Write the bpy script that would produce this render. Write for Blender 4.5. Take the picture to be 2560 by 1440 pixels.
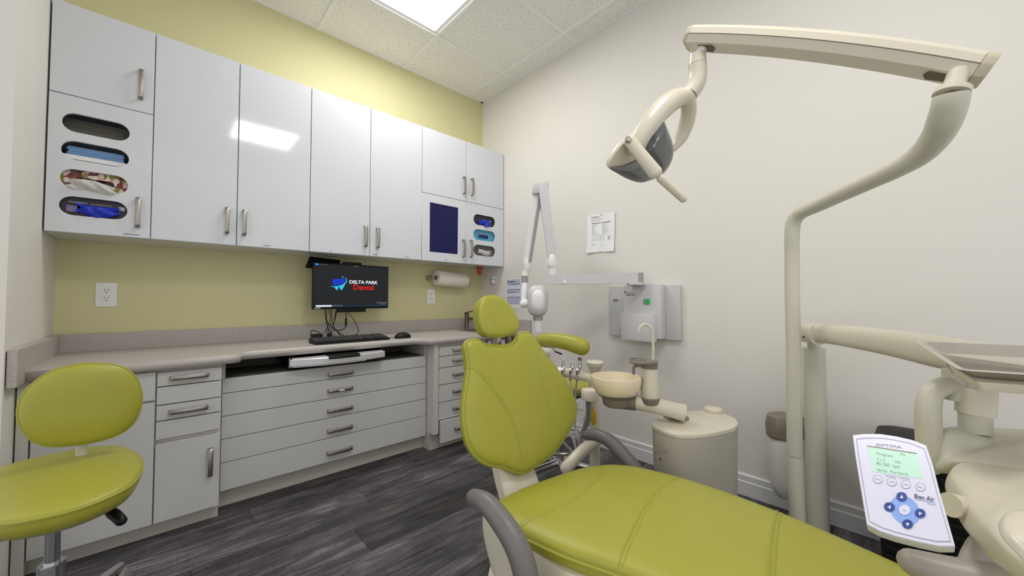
import bpy, bmesh, math, random
from mathutils import Vector, Matrix
random.seed(7)
for o in list(bpy.data.objects):
    bpy.data.objects.remove(o)
COL = bpy.context.scene.collection
SC = bpy.context.scene
PI = math.pi
V = Vector

# ---------------------------------------------------------------- camera
F_PX, YAW, PITCH, CAM_H = 948.0, 0.822, 0.03, 0.955
FW = V((math.cos(YAW) * math.cos(PITCH), math.sin(YAW) * math.cos(PITCH), math.sin(PITCH)))
RT = V((math.sin(YAW), -math.cos(YAW), 0))
UP = RT.cross(FW)
CAM = V((0, 0, CAM_H))
cd = bpy.data.cameras.new('camera')
cam = bpy.data.objects.new('camera', cd)
COL.objects.link(cam)
cd.sensor_width = 36
cd.lens = F_PX / 2560 * 36
cd.clip_start = 0.02
m = Matrix((RT, UP, -FW)).transposed().to_4x4()
m.translation = CAM
cam.matrix_world = m
SC.camera = cam

# ---------------------------------------------------------------- world, exposure
w = bpy.data.worlds.new('world')
SC.world = w
w.use_nodes = True
w.node_tree.nodes['Background'].inputs[0].default_value = (1.0, 0.985, 0.99, 1)
w.node_tree.nodes['Background'].inputs[1].default_value = 0.60
SC.view_settings.view_transform = 'Standard'
SC.view_settings.look = 'None'
SC.view_settings.gamma = 1
SC.view_settings.use_curve_mapping = False
SC.view_settings.exposure = 0.72
PANEL_LIGHT = 11.0

def at(px, py, x=None, y=None, z=None, d=None):
    """the point of the room seen at this pixel of the 2560x1440 photograph on a plane x=, y=, z= or at depth d"""
    r = FW + RT * ((px - 1280) / F_PX) - UP * ((py - 720) / F_PX)
    if d is not None: return CAM + r * d
    i, v = (0, x) if x is not None else (1, y) if y is not None else (2, z)
    return CAM + r * ((v - CAM[i]) / r[i])

def on_plane(px, py, P, N):
    r = FW + RT * ((px - 1280) / F_PX) - UP * ((py - 720) / F_PX)
    return CAM + r * ((P - CAM).dot(N) / r.dot(N))

# ---------------------------------------------------------------- materials
def lin(h):
    c = [int(h[i:i + 2], 16) / 255 for i in (0, 2, 4)]
    return tuple(x / 12.92 if x <= .04045 else ((x + .055) / 1.055) ** 2.4 for x in c) + (1,)

MATS = {}
def mat(name, col, rough=.5, metal=0., noise=0., nscale=20., bump=0., bscale=200., emit=None, es=1., coat=0., spec=.5, alpha=None):
    if name in MATS: return MATS[name]
    m = bpy.data.materials.new(name)
    m.use_nodes = True
    nt = m.node_tree
    b = nt.nodes['Principled BSDF']
    b.inputs['Base Color'].default_value = lin(col)
    b.inputs['Roughness'].default_value = rough
    b.inputs['Metallic'].default_value = metal
    b.inputs['Specular IOR Level'].default_value = spec
    b.inputs['Coat Weight'].default_value = coat
    b.inputs['Coat Roughness'].default_value = .08
    if emit:
        b.inputs['Emission Color'].default_value = lin(emit)
        b.inputs['Emission Strength'].default_value = es
    tc = nt.nodes.new('ShaderNodeTexCoord')
    if noise:
        n = nt.nodes.new('ShaderNodeTexNoise'); n.inputs['Scale'].default_value = nscale
        n.inputs['Detail'].default_value = 4
        nt.links.new(tc.outputs['Object'], n.inputs['Vector'])
        mx = nt.nodes.new('ShaderNodeMix'); mx.data_type = 'RGBA'
        c = lin(col)
        mx.inputs['A'].default_value = tuple(x * (1 - noise) for x in c[:3]) + (1,)
        mx.inputs['B'].default_value = tuple(min(1, x * (1 + noise)) for x in c[:3]) + (1,)
        nt.links.new(n.outputs['Fac'], mx.inputs['Factor'])
        nt.links.new(mx.outputs['Result'], b.inputs['Base Color'])
    if bump:
        n = nt.nodes.new('ShaderNodeTexNoise'); n.inputs['Scale'].default_value = bscale
        n.inputs['Detail'].default_value = 3
        nt.links.new(tc.outputs['Object'], n.inputs['Vector'])
        bp = nt.nodes.new('ShaderNodeBump'); bp.inputs['Strength'].default_value = bump
        bp.inputs['Distance'].default_value = .002
        nt.links.new(n.outputs['Fac'], bp.inputs['Height'])
        nt.links.new(bp.outputs['Normal'], b.inputs['Normal'])
    MATS[name] = m
    return m

M_WALL = mat('wall paint cream', 'e1ded8', .62, noise=.015, nscale=2, bump=.12, bscale=90)
M_YEL = mat('wall paint yellow green', 'd3cf9f', .6, noise=.02, nscale=2, bump=.12, bscale=90)
M_GLOSS = mat('glossy white laminate', 'd3d6dc', .07, noise=.01, nscale=2, spec=.5)
M_LAM = mat('white wood grain laminate', 'c8c8c7', .35, noise=.02, nscale=8, bump=.1, bscale=150)
M_CARC = mat('cabinet carcass', 'c9c8c0', .5)
M_DARKGAP = mat('cabinet inside', '8a887d', .7)
M_KICK = mat('toe kick board', 'bcbab0', .45, noise=.03, nscale=5)
M_TRIM = mat('trim white', 'd8d8da', .4)
M_VINYL = mat('lime green vinyl', 'a09f38', .36, noise=.06, nscale=9, bump=.25, bscale=420)
M_SEAM = mat('lime green seam', '9b9c38', .5)
M_CREAM = mat('cream plastic', 'd6d0bd', .3, noise=.01, nscale=5, coat=.3)
M_GREYCREAM = mat('grey cream enamel', 'c9c6b7', .35, noise=.02, nscale=6)
M_TAUPE = mat('taupe plastic', '7d766a', .45)
M_GREY = mat('grey rubber arm', '6d6a68', .42, noise=.04, nscale=8)
M_LGREY = mat('light grey plastic', 'cbcacd', .35)
M_MGREY = mat('mid grey plastic', '9b9b9b', .4)
M_PLATE = mat('grey wall plate', 'c3c4c4', .4)
M_WHITEP = mat('white plastic', 'e9e9e8', .3)
M_STEEL = mat('brushed steel', 'b9b4aa', .28, metal=1, noise=.05, nscale=60)
M_NICKEL = mat('satin nickel', 'a29d95', .33, metal=1)
M_CHROME = mat('chrome', 'c9c9cb', .12, metal=1)
M_BLACK = mat('black plastic', '101010', .45, spec=.25)
M_BLACK2 = mat('black matte', '151413', .7, spec=.2, noise=.2, nscale=30)
M_KEY = mat('dark grey keys', '3a3a3d', .5)
M_BOWL = mat('cream glazed bowl', 'ecdec2', .2, coat=.4)
M_PAPER = mat('paper white', 'ededee', .8)
M_TOWEL = mat('paper towel', 'e9e4d6', .9, noise=.03, nscale=60, bump=.4, bscale=300)
M_INK = mat('printed ink', '4b4c55', .8)
M_INK2 = mat('pale print', 'b7b8c4', .8)
M_RED = mat('red plastic', 'b5402c', .4)
M_YELP = mat('yellow handle', 'c79a12', .4)
M_BLUE = mat('blue nitrile', '3d54ee', .5, noise=.15, nscale=25)
M_LBLUE = mat('pale blue mask', '8fb6e6', .8, noise=.1, nscale=40)
M_NAVYB = mat('navy box', '2b3046', .5)
M_BLKBOX = mat('black glove box', '2c2730', .45, noise=.3, nscale=18)
M_TEAL = mat('teal box', '3aa6c4', .45, noise=.15, nscale=20)
M_TEAL2 = mat('lilac blue box face', '6f8fbe', .45)
M_LILAC = mat('lilac print', '7d76a6', .5)
M_TISSUE = mat('tissue white', 'f0efec', .9, noise=.04, nscale=30)
M_SHELF = mat('dark shelf inside', '57564c', .7)
M_WOODB = mat('dark brown hollow', '4b3f35', .8)
M_SCREEN = mat('monitor screen', '050506', .3, spec=.15, emit='212427', es=.55)
M_S_WHITE = mat('screen white', '0a0a0a', .5, spec=.1, emit='f4f7fb', es=.55)
M_S_RED = mat('screen red', '0a0a0a', .5, spec=.1, emit='e2211d', es=.55)
M_S_BLUE = mat('screen blue', '0a0a0a', .5, spec=.1, emit='1a3cd2', es=.55)
M_S_CYAN = mat('screen cyan', '0a0a0a', .5, spec=.1, emit='3bcdf2', es=.55)
M_S_AZ = mat('screen azure', '0a0a0a', .5, spec=.1, emit='2a95f5', es=.55)
M_S_TASK = mat('screen taskbar', '0a0a0a', .5, spec=.1, emit='1d3040', es=.55)
M_GREENSW = mat('green lit switch', '0b6b35', .3, emit='0e8a44', es=.5)
M_LCD = mat('lcd green', 'b0cfc0', .2, emit='b4dec6', es=.18)
M_LCDT = mat('lcd text', '7f9c8e', .4)
M_CTRL = mat('control panel white', 'dcdcee', .25)
M_CTRLB = mat('panel light blue', '8aa9ea', .3)
M_CTRLD = mat('panel dark blue', '24408f', .3)
M_CTRLG = mat('panel grey line', 'a6a6b8', .4)
M_CTRLS = mat('control housing', 'dcdcda', .35)
M_NAVY = mat('dark blue glass faint glow', '0b0b38', .06, spec=.3, emit='14128a', es=.07)  # faint blue glow put into the pane's colour; no lamp behind it
M_LAMPGL = mat('smoky lamp glass', '6b6e72', .12, coat=.6, noise=.15, nscale=14)
M_DIFF = mat('light diffuser', 'ffffff', .6, emit='fffdf8', es=PANEL_LIGHT)
M_GRID = mat('ceiling grid', 'f0f0ee', .5)
M_HOSE = mat('grey hose', '9c9c98', .5)

def tile_mat():
    m = mat('ceiling tile', 'f0efe9', .9)
    nt = m.node_tree; b = nt.nodes['Principled BSDF']
    tc = nt.nodes.new('ShaderNodeTexCoord')
    n = nt.nodes.new('ShaderNodeTexNoise'); n.inputs['Scale'].default_value = 75; n.inputs['Detail'].default_value = 6
    n.inputs['Roughness'].default_value = .7
    r = nt.nodes.new('ShaderNodeValToRGB')
    r.color_ramp.elements[0].position = .34; r.color_ramp.elements[0].color = lin('cccbc0')
    r.color_ramp.elements[1].position = .47; r.color_ramp.elements[1].color = lin('f2f1eb')
    nt.links.new(tc.outputs['Object'], n.inputs['Vector'])
    nt.links.new(n.outputs['Fac'], r.inputs['Fac']); nt.links.new(r.outputs['Color'], b.inputs['Base Color'])
    bp = nt.nodes.new('ShaderNodeBump'); bp.inputs['Strength'].default_value = .5; bp.inputs['Distance'].default_value = .003
    nt.links.new(n.outputs['Fac'], bp.inputs['Height']); nt.links.new(bp.outputs['Normal'], b.inputs['Normal'])
    return m
M_TILE = tile_mat()

def plank_mat():
    m = mat('dark oak vinyl plank', '4a4747', .45)
    nt = m.node_tree; b = nt.nodes['Principled BSDF']
    tc = nt.nodes.new('ShaderNodeTexCoord'); oi = nt.nodes.new('ShaderNodeObjectInfo')
    geo = nt.nodes.new('ShaderNodeNewGeometry')
    cb = nt.nodes.new('ShaderNodeCombineXYZ')
    mul = nt.nodes.new('ShaderNodeMath'); mul.operation = 'MULTIPLY'; mul.inputs[1].default_value = 37
    nt.links.new(oi.outputs['Random'], mul.inputs[0]); nt.links.new(mul.outputs[0], cb.inputs['Z'])
    add = nt.nodes.new('ShaderNodeVectorMath'); add.operation = 'ADD'
    nt.links.new(geo.outputs['Position'], add.inputs[0]); nt.links.new(cb.outputs[0], add.inputs[1])
    def noise(sx, sy, sc, det, dist=0):
        mp = nt.nodes.new('ShaderNodeMapping'); mp.inputs['Scale'].default_value = (sx, sy, 1)
        nt.links.new(add.outputs[0], mp.inputs['Vector'])
        n = nt.nodes.new('ShaderNodeTexNoise'); n.inputs['Scale'].default_value = sc; n.inputs['Detail'].default_value = det
        n.inputs['Distortion'].default_value = dist; n.inputs['Roughness'].default_value = .65
        nt.links.new(mp.outputs[0], n.inputs['Vector']); return n
    n1 = noise(1.0, 9, 3, 8, 1.2); n2 = noise(1.5, 4, 2.2, 4); n3 = noise(60, 3, 4, 3); n4 = noise(2, 5, 3, 3)
    r1 = nt.nodes.new('ShaderNodeValToRGB')
    e = r1.color_ramp.elements
    e[0].position = .3; e[0].color = lin('2b292d'); e[1].position = .72; e[1].color = lin('6c6769')
    e.new(.5).color = lin('434044')
    nt.links.new(n1.outputs['Fac'], r1.inputs['Fac'])
    # plank tone
    tone = nt.nodes.new('ShaderNodeMapRange'); tone.inputs['To Min'].default_value = .5; tone.inputs['To Max'].default_value = 1.5
    nt.links.new(oi.outputs['Random'], tone.inputs['Value'])
    t2 = nt.nodes.new('ShaderNodeMapRange'); t2.inputs['From Min'].default_value = .35; t2.inputs['From Max'].default_value = .65
    t2.inputs['To Min'].default_value = .5; t2.inputs['To Max'].default_value = 1.6
    nt.links.new(n2.outputs['Fac'], t2.inputs['Value'])
    mm = nt.nodes.new('ShaderNodeMath'); mm.operation = 'MULTIPLY'
    nt.links.new(tone.outputs[0], mm.inputs[0]); nt.links.new(t2.outputs[0], mm.inputs[1])
    sc = nt.nodes.new('ShaderNodeVectorMath'); sc.operation = 'SCALE'
    nt.links.new(r1.outputs['Color'], sc.inputs[0]); nt.links.new(mm.outputs[0], sc.inputs['Scale'])
    # reddish patches and saw marks
    mr = nt.nodes.new('ShaderNodeMapRange'); mr.inputs['From Min'].default_value = .56; mr.inputs['From Max'].default_value = .72
    mr.inputs['To Max'].default_value = .45
    nt.links.new(n4.outputs['Fac'], mr.inputs['Value'])
    mx = nt.nodes.new('ShaderNodeMix'); mx.data_type = 'RGBA'
    nt.links.new(mr.outputs[0], mx.inputs['Factor']); nt.links.new(sc.outputs[0], mx.inputs['A'])
    mx.inputs['B'].default_value = lin('5c4a49')
    saw = nt.nodes.new('ShaderNodeMapRange'); saw.inputs['From Min'].default_value = .35; saw.inputs['From Max'].default_value = .6
    saw.inputs['To Min'].default_value = .86; saw.inputs['To Max'].default_value = 1.08
    nt.links.new(n3.outputs['Fac'], saw.inputs['Value'])
    s2 = nt.nodes.new('ShaderNodeVectorMath'); s2.operation = 'SCALE'
    nt.links.new(mx.outputs['Result'], s2.inputs[0]); nt.links.new(saw.outputs[0], s2.inputs['Scale'])
    nt.links.new(s2.outputs[0], b.inputs['Base Color'])
    bp = nt.nodes.new('ShaderNodeBump'); bp.inputs['Strength'].default_value = .25; bp.inputs['Distance'].default_value = .002
    nt.links.new(n1.outputs['Fac'], bp.inputs['Height']); nt.links.new(bp.outputs['Normal'], b.inputs['Normal'])
    return m
M_PLANK = plank_mat()

def counter_mat():
    m = mat('grey speckled laminate', 'aaa49e', .4)
    nt = m.node_tree; b = nt.nodes['Principled BSDF']
    geo = nt.nodes.new('ShaderNodeNewGeometry')
    mp = nt.nodes.new('ShaderNodeMapping'); mp.inputs['Scale'].default_value = (1, 2.2, 2.2)
    n = nt.nodes.new('ShaderNodeTexNoise'); n.inputs['Scale'].default_value = 240; n.inputs['Detail'].default_value = 5
    r = nt.nodes.new('ShaderNodeValToRGB')
    r.color_ramp.elements[0].position = .3; r.color_ramp.elements[0].color = lin('a19b95')
    r.color_ramp.elements[1].position = .7; r.color_ramp.elements[1].color = lin('c4bebb')
    nt.links.new(geo.outputs['Position'], mp.inputs[0]); nt.links.new(mp.outputs[0], n.inputs['Vector'])
    nt.links.new(n.outputs['Fac'], r.inputs['Fac']); nt.links.new(r.outputs['Color'], b.inputs['Base Color'])
    return m
M_COUNTER = counter_mat()

def floral_mat():
    m = mat('floral carton', 'd9c8c0', .6)
    nt = m.node_tree; b = nt.nodes['Principled BSDF']
    tc = nt.nodes.new('ShaderNodeTexCoord')
    v = nt.nodes.new('ShaderNodeTexVoronoi'); v.inputs['Scale'].default_value = 55
    r = nt.nodes.new('ShaderNodeValToRGB'); r.color_ramp.interpolation = 'CONSTANT'
    e = r.color_ramp.elements
    e[0].position = 0; e[0].color = lin('7a2b38'); e[1].position = .2; e[1].color = lin('e6cfc8')
    e.new(.4).color = lin('8f8a3a'); e.new(.55).color = lin('d8a9a2'); e.new(.7).color = lin('6a5a4a'); e.new(.82).color = lin('e8e0d8')
    sp = nt.nodes.new('ShaderNodeSeparateColor')
    nt.links.new(tc.outputs['Object'], v.inputs['Vector']); nt.links.new(v.outputs['Color'], sp.inputs[0])
    nt.links.new(sp.outputs[0], r.inputs['Fac']); nt.links.new(r.outputs['Color'], b.inputs['Base Color'])
    return m
M_FLORAL = floral_mat()

def scribble_mat():
    m = mat('black and grey patterned carton', '33322c', .6)
    nt = m.node_tree; b = nt.nodes['Principled BSDF']
    tc = nt.nodes.new('ShaderNodeTexCoord')
    v = nt.nodes.new('ShaderNodeTexWave'); v.inputs['Scale'].default_value = 45; v.inputs['Distortion'].default_value = 9
    v.inputs['Detail Scale'].default_value = 2
    r = nt.nodes.new('ShaderNodeValToRGB')
    r.color_ramp.elements[0].position = .78; r.color_ramp.elements[0].color = lin('2d2c27')
    r.color_ramp.elements[1].position = .86; r.color_ramp.elements[1].color = lin('9a978a')
    nt.links.new(tc.outputs['Object'], v.inputs['Vector']); nt.links.new(v.outputs['Fac'], r.inputs['Fac'])
    nt.links.new(r.outputs['Color'], b.inputs['Base Color'])
    return m
M_SCRIB = scribble_mat()

# ---------------------------------------------------------------- mesh helpers
def box(bm, a, b, bev=0.):
    x0, y0, z0 = (min(a[i], b[i]) for i in range(3)); x1, y1, z1 = (max(a[i], b[i]) for i in range(3))
    n0 = len(bm.verts)
    vs = [bm.verts.new(p) for p in ((x0, y0, z0), (x1, y0, z0), (x1, y1, z0), (x0, y1, z0), (x0, y0, z1), (x1, y0, z1), (x1, y1, z1), (x0, y1, z1))]
    fs = [bm.faces.new([vs[i] for i in f]) for f in ((3, 2, 1, 0), (4, 5, 6, 7), (0, 1, 5, 4), (1, 2, 6, 5), (2, 3, 7, 6), (3, 0, 4, 7))]
    if bev:
        es = {e for f in fs for e in f.edges}
        bmesh.ops.bevel(bm, geom=list(es), offset=bev, segments=2, affect='EDGES', profile=.6)
    return bm
def Box(a, b, bev=0.): return box(bmesh.new(), a, b, bev)

def hexa(bm, q0, q1, bev=0.):
    """solid between quad q0 and quad q1"""
    a = [bm.verts.new(p) for p in q0]; b = [bm.verts.new(p) for p in q1]
    fs = [bm.faces.new(a[::-1]), bm.faces.new(b)]
    n = len(a)
    for i in range(n): fs.append(bm.faces.new((a[i], a[(i + 1) % n], b[(i + 1) % n], b[i])))
    bmesh.ops.recalc_face_normals(bm, faces=fs)
    if bev:
        es = {e for f in fs for e in f.edges}
        bmesh.ops.bevel(bm, geom=list(es), offset=bev, segments=2, affect='EDGES', profile=.6)
    return bm

def prism(bm, pts, vec, bev=0., cap=True):
    """polygon pts extruded by vec"""
    vec = V(vec)
    return hexa(bm, [V(p) for p in pts], [V(p) + vec for p in pts], bev)

def catmull(P, n=6, closed=False):
    P = [V(p) for p in P]; out = []
    N = len(P)
    segs = N if closed else N - 1
    for i in range(segs):
        if closed: p0, p1, p2, p3 = P[(i - 1) % N], P[i], P[(i + 1) % N], P[(i + 2) % N]
        else: p0, p1, p2, p3 = P[max(i - 1, 0)], P[i], P[i + 1], P[min(i + 2, N - 1)]
        for k in range(n):
            t = k / n
            out.append(.5 * ((2 * p1) + (p2 - p0) * t + (2 * p0 - 5 * p1 + 4 * p2 - p3) * t * t + (3 * p1 - p0 - 3 * p2 + p3) * t ** 3))
    if not closed: out.append(P[-1].copy())
    return out

def lerp_list(L, n):
    """resample list of radii like catmull(open) with n per segment"""
    out = []
    for i in range(len(L) - 1):
        for k in range(n):
            t = k / n; pass
            out.append(L[i] * (1 - t) + L[i + 1] * t)
    out.append(L[-1])
    return out

def sweep(bm, P, R, seg=14, smooth=0, closed=False, ea=1., eb=1., up=None, cap='round', power=2.):
    """tube along P; R radius or list; ea/eb squash the section along side / normal"""
    P = [V(p) for p in P]
    if not isinstance(R, (list, tuple)): R = [R] * len(P)
    if smooth:
        R = lerp_list(list(R) + ([R[0]] if closed else []), smooth)
        if closed: R = R[:-1]
        P = catmull(P, smooth, closed)
    N = len(P)
    if cap == 'round' and not closed:
        t0 = (P[1] - P[0]).normalized(); t1 = (P[-1] - P[-2]).normalized()
        r0, r1 = R[0], R[-1]; e = min(ea, eb)
        pre = [(P[0] - t0 * (r0 * e * s), r0 * c) for s, c in ((.98, .2), (.86, .5), (.6, .8), (.3, .95))]
        post = [(P[-1] + t1 * (r1 * e * s), r1 * c) for s, c in ((.3, .95), (.6, .8), (.86, .5), (.98, .2))]
        P = [a for a, b in pre] + P + [a for a, b in post]
        R = [b for a, b in pre] + list(R) + [b for a, b in post]
        N = len(P)
    up0 = V(up) if up is not None else None
    rings = []; prev = None
    for i in range(N):
        if closed: t = (P[(i + 1) % N] - P[(i - 1) % N])
        else: t = P[min(i + 1, N - 1)] - P[max(i - 1, 0)]
        t.normalize()
        if up0 is not None: s = up0.cross(t)
        elif prev is None:
            s = V((0, 0, 1)).cross(t)
            if s.length < .2: s = V((1, 0, 0)).cross(t)
        else: s = prev - t * prev.dot(t)
        if s.length < 1e-6: s = prev if prev is not None else V((1, 0, 0))
        s = s.normalized(); prev = s
        n = t.cross(s).normalized()
        ring = []
        for k in range(seg):
            a = 2 * PI * (k + .5) / seg
            c, d = math.cos(a), math.sin(a)
            if power != 2.:
                c = math.copysign(abs(c) ** (2 / power), c); d = math.copysign(abs(d) ** (2 / power), d)
            ring.append(bm.verts.new(P[i] + s * (R[i] * c * ea) + n * (R[i] * d * eb)))
        rings.append(ring)
    fs = []
    for i in range(N if closed else N - 1):
        a, b = rings[i], rings[(i + 1) % N]
        for k in range(seg): fs.append(bm.faces.new((a[k], a[(k + 1) % seg], b[(k + 1) % seg], b[k])))
    if not closed:
        fs.append(bm.faces.new(rings[0][::-1])); fs.append(bm.faces.new(rings[-1]))
    bmesh.ops.recalc_face_normals(bm, faces=fs)
    return bm
def Sweep(*a, **k): return sweep(bmesh.new(), *a, **k)

def lathe(bm, prof, C, axis=(0, 0, 1), seg=32, capb=True, capt=True, sx=1., sy=1., xdir=None):
    """prof: [(r,h)...] along axis from C"""
    A = V(axis).normalized()
    X = V(xdir) if xdir is not None else (V((1, 0, 0)) if abs(A.x) < .9 else V((0, 1, 0)))
    X = (X - A * X.dot(A)).normalized(); Y = A.cross(X)
    rings = []
    for r, h in prof:
        rings.append([bm.verts.new(V(C) + A * h + X * (r * sx * math.cos(2 * PI * k / seg)) + Y * (r * sy * math.sin(2 * PI * k / seg))) for k in range(seg)])
    fs = []
    for a, b in zip(rings, rings[1:]):
        for k in range(seg): fs.append(bm.faces.new((a[k], a[(k + 1) % seg], b[(k + 1) % seg], b[k])))
    if capb: fs.append(bm.faces.new(rings[0][::-1]))
    if capt: fs.append(bm.faces.new(rings[-1]))
    bmesh.ops.recalc_face_normals(bm, faces=fs)
    return bm
def Lathe(*a, **k): return lathe(bmesh.new(), *a, **k)

def pad(bm, outline, N, tf, tb, n=5, mf=2.6, mb=2.6, bend=None, rings=12):
    """cushion: closed outline, front bulge tf along N, back bulge tb"""
    O = catmull(outline, n, True); N = V(N).normalized()
    c = sum(O, V()) / len(O); K = len(O)
    def ring(r, s, t, mm):
        h = t * max(0, 1 - r ** mm) ** (1 / mm)
        return [bm.verts.new(c + (p - c) * r + N * (s * h)) for p in O]
    rs = [math.cos(PI / 2 * i / rings) for i in range(rings)]
    rs = [r ** .55 for r in rs]
    front = [ring(r, 1, tf, mf) for r in rs]
    fc = bm.verts.new(c + N * tf)
    fs = []
    for a, b in zip(front, front[1:]):
        for k in range(K): fs.append(bm.faces.new((a[k], a[(k + 1) % K], b[(k + 1) % K], b[k])))
    for k in range(K): fs.append(bm.faces.new((front[-1][k], front[-1][(k + 1) % K], fc)))
    back = [front[0]] + [ring(r, -1, tb, mb) for r in rs[1:]]
    bc = bm.verts.new(c - N * tb)
    for a, b in zip(back, back[1:]):
        for k in range(K): fs.append(bm.faces.new((a[(k + 1) % K], a[k], b[k], b[(k + 1) % K])))
    for k in range(K): fs.append(bm.faces.new((back[-1][(k + 1) % K], back[-1][k], bc)))
    bmesh.ops.recalc_face_normals(bm, faces=fs)
    if bend:
        for v in bm.verts: v.co = bend(v.co)
    return bm
def Pad(*a, **k): return pad(bmesh.new(), *a, **k)

def ellipsoid(bm, C, rx, ry, rz, X=(1, 0, 0), Z=(0, 0, 1), seg=24, p=2.):
    Z = V(Z).normalized(); X = V(X); X = (X - Z * X.dot(Z)).normalized(); Y = Z.cross(X)
    sg = lambda v, e: math.copysign(abs(v) ** e, v)
    e = 2 / p
    rows = []
    nl = 12
    for i in range(1, nl):
        ph = -PI / 2 + PI * i / nl
        rows.append([bm.verts.new(V(C) + X * (rx * sg(math.cos(ph), e) * sg(math.cos(2 * PI * k / seg), e)) + Y * (ry * sg(math.cos(ph), e) * sg(math.sin(2 * PI * k / seg), e)) + Z * (rz * sg(math.sin(ph), e))) for k in range(seg)])
    b0 = bm.verts.new(V(C) - Z * rz); b1 = bm.verts.new(V(C) + Z * rz)
    fs = []
    for a, b in zip(rows, rows[1:]):
        for k in range(seg): fs.append(bm.faces.new((a[k], a[(k + 1) % seg], b[(k + 1) % seg], b[k])))
    for k in range(seg):
        fs.append(bm.faces.new((rows[0][(k + 1) % seg], rows[0][k], b0))); fs.append(bm.faces.new((rows[-1][k], rows[-1][(k + 1) % seg], b1)))
    bmesh.ops.recalc_face_normals(bm, faces=fs)
    return bm
def Ellipsoid(*a, **k): return ellipsoid(bmesh.new(), *a, **k)

def from_curve(cu, O, U, W, N):
    ob = bpy.data.objects.new('tmp', cu); COL.objects.link(ob)
    dg = bpy.context.evaluated_depsgraph_get()
    me = bpy.data.meshes.new_from_object(ob.evaluated_get(dg))
    bm = bmesh.new(); bm.from_mesh(me)
    bpy.data.objects.remove(ob); bpy.data.meshes.remove(me); bpy.data.curves.remove(cu)
    O, U, W, N = V(O), V(U), V(W), V(N)
    for v in bm.verts: v.co = O + U * v.co.x + W * v.co.y + N * v.co.z
    bmesh.ops.remove_doubles(bm, verts=bm.verts, dist=1e-6)
    bmesh.ops.recalc_face_normals(bm, faces=bm.faces)
    return bm

def panel(outline, holes, O, U, W, N, depth, bev=0.):
    """flat panel with holes; 2D coordinates along U, W; thickness depth to both sides of N/2"""
    cu = bpy.data.curves.new('c', 'CURVE'); cu.dimensions = '2D'; cu.fill_mode = 'BOTH'
    cu.extrude = depth / 2 - bev
    if bev: cu.bevel_depth = bev; cu.bevel_resolution = 1; cu.offset = -bev
    for poly in [outline] + holes:
        sp = cu.splines.new('POLY'); sp.points.add(len(poly) - 1)
        for p, q in zip(sp.points, poly): p.co = (q[0], q[1], 0, 1)
        sp.use_cyclic_u = True
    return from_curve(cu, O, U, W, N)

def text(s, O, U, W, size, depth=.0006, bold=0., align='LEFT', sx=1., shear=0.):
    """lettering: real flat letters standing on the plane U, W"""
    cu = bpy.data.curves.new('t', 'FONT'); cu.body = s; cu.size = size; cu.extrude = depth / 2
    cu.offset = bold; cu.align_x = align; cu.resolution_u = 3; cu.shear = shear
    U = V(U).normalized(); W = V(W).normalized()
    return from_curve(cu, O, U * sx, W, U.cross(W))

def stadium(cx, cy, hw, hh, n=10):
    r = hh; out = []
    for i in range(n + 1):
        a = -PI / 2 + PI * i / n; out.append((cx + hw - r + r * math.cos(a), cy + r * math.sin(a)))
    for i in range(n + 1):
        a = PI / 2 + PI * i / n; out.append((cx - hw + r + r * math.cos(a), cy + r * math.sin(a)))
    return out

def rrect(x0, y0, x1, y1, r, n=4):
    out = []
    for cx, cy, a0 in ((x1 - r, y0 + r, -90), (x1 - r, y1 - r, 0), (x0 + r, y1 - r, 90), (x0 + r, y0 + r, 180)):
        for i in range(n + 1):
            a = math.radians(a0 + 90 * i / n); out.append((cx + r * math.cos(a), cy + r * math.sin(a)))
    return out

def obj(name, bm, material, parent=None, origin=None, smooth=True, sharp=38):
    """bmesh in room coordinates -> one linked mesh object"""
    r = parent
    while r is not None and r.parent is not None: r = r.parent
    if r is not None: org = V(r.location)
    elif origin is not None: org = V(origin)
    else: org = V((0, 0, 0))
    for v in bm.verts: v.co -= org
    if smooth:
        lim = math.radians(sharp)
        for f in bm.faces: f.smooth = True
        for e in bm.edges:
            if len(e.link_faces) == 2: e.smooth = e.calc_face_angle(0) < lim
            else: e.smooth = False
    me = bpy.data.meshes.new(name); bm.to_mesh(me); bm.free()
    me.materials.append(material)
    o = bpy.data.objects.new(name, me); COL.objects.link(o)
    if parent is not None: o.parent = parent
    else: o.location = org
    return o

def tag(o, label, cat, group=None):
    o['label'] = label; o['category'] = cat
    if group: o['group'] = group
    return o

def thing(name, label, cat, loc, group=None):
    o = bpy.data.objects.new(name, None); COL.objects.link(o)
    o.location = V(loc); o.empty_display_size = .05
    return tag(o, label, cat, group)

def struct(name, bm, material, smooth=False):
    o = obj(name, bm, material, smooth=smooth); o['kind'] = 'structure'; return o

# ================================================================ the room
XL, XR, YB, YN, HC = -.35, 2.12, 2.68, -1.46, 2.75
XE = -1.4            # wall of the passage beyond the short left wall
YL = 1.94            # the left wall ends here
struct('wall_back', Box((XL - .1, YB, 0), (XR + .1, YB + .1, HC + .1)), M_YEL)
struct('wall_right', Box((XR, YN - .1, 0), (XR + .1, YB, HC + .1)), M_WALL)
struct('wall_left', Box((XL - .1, YL, 0), (XL, YB, HC + .1)), M_WALL)

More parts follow.
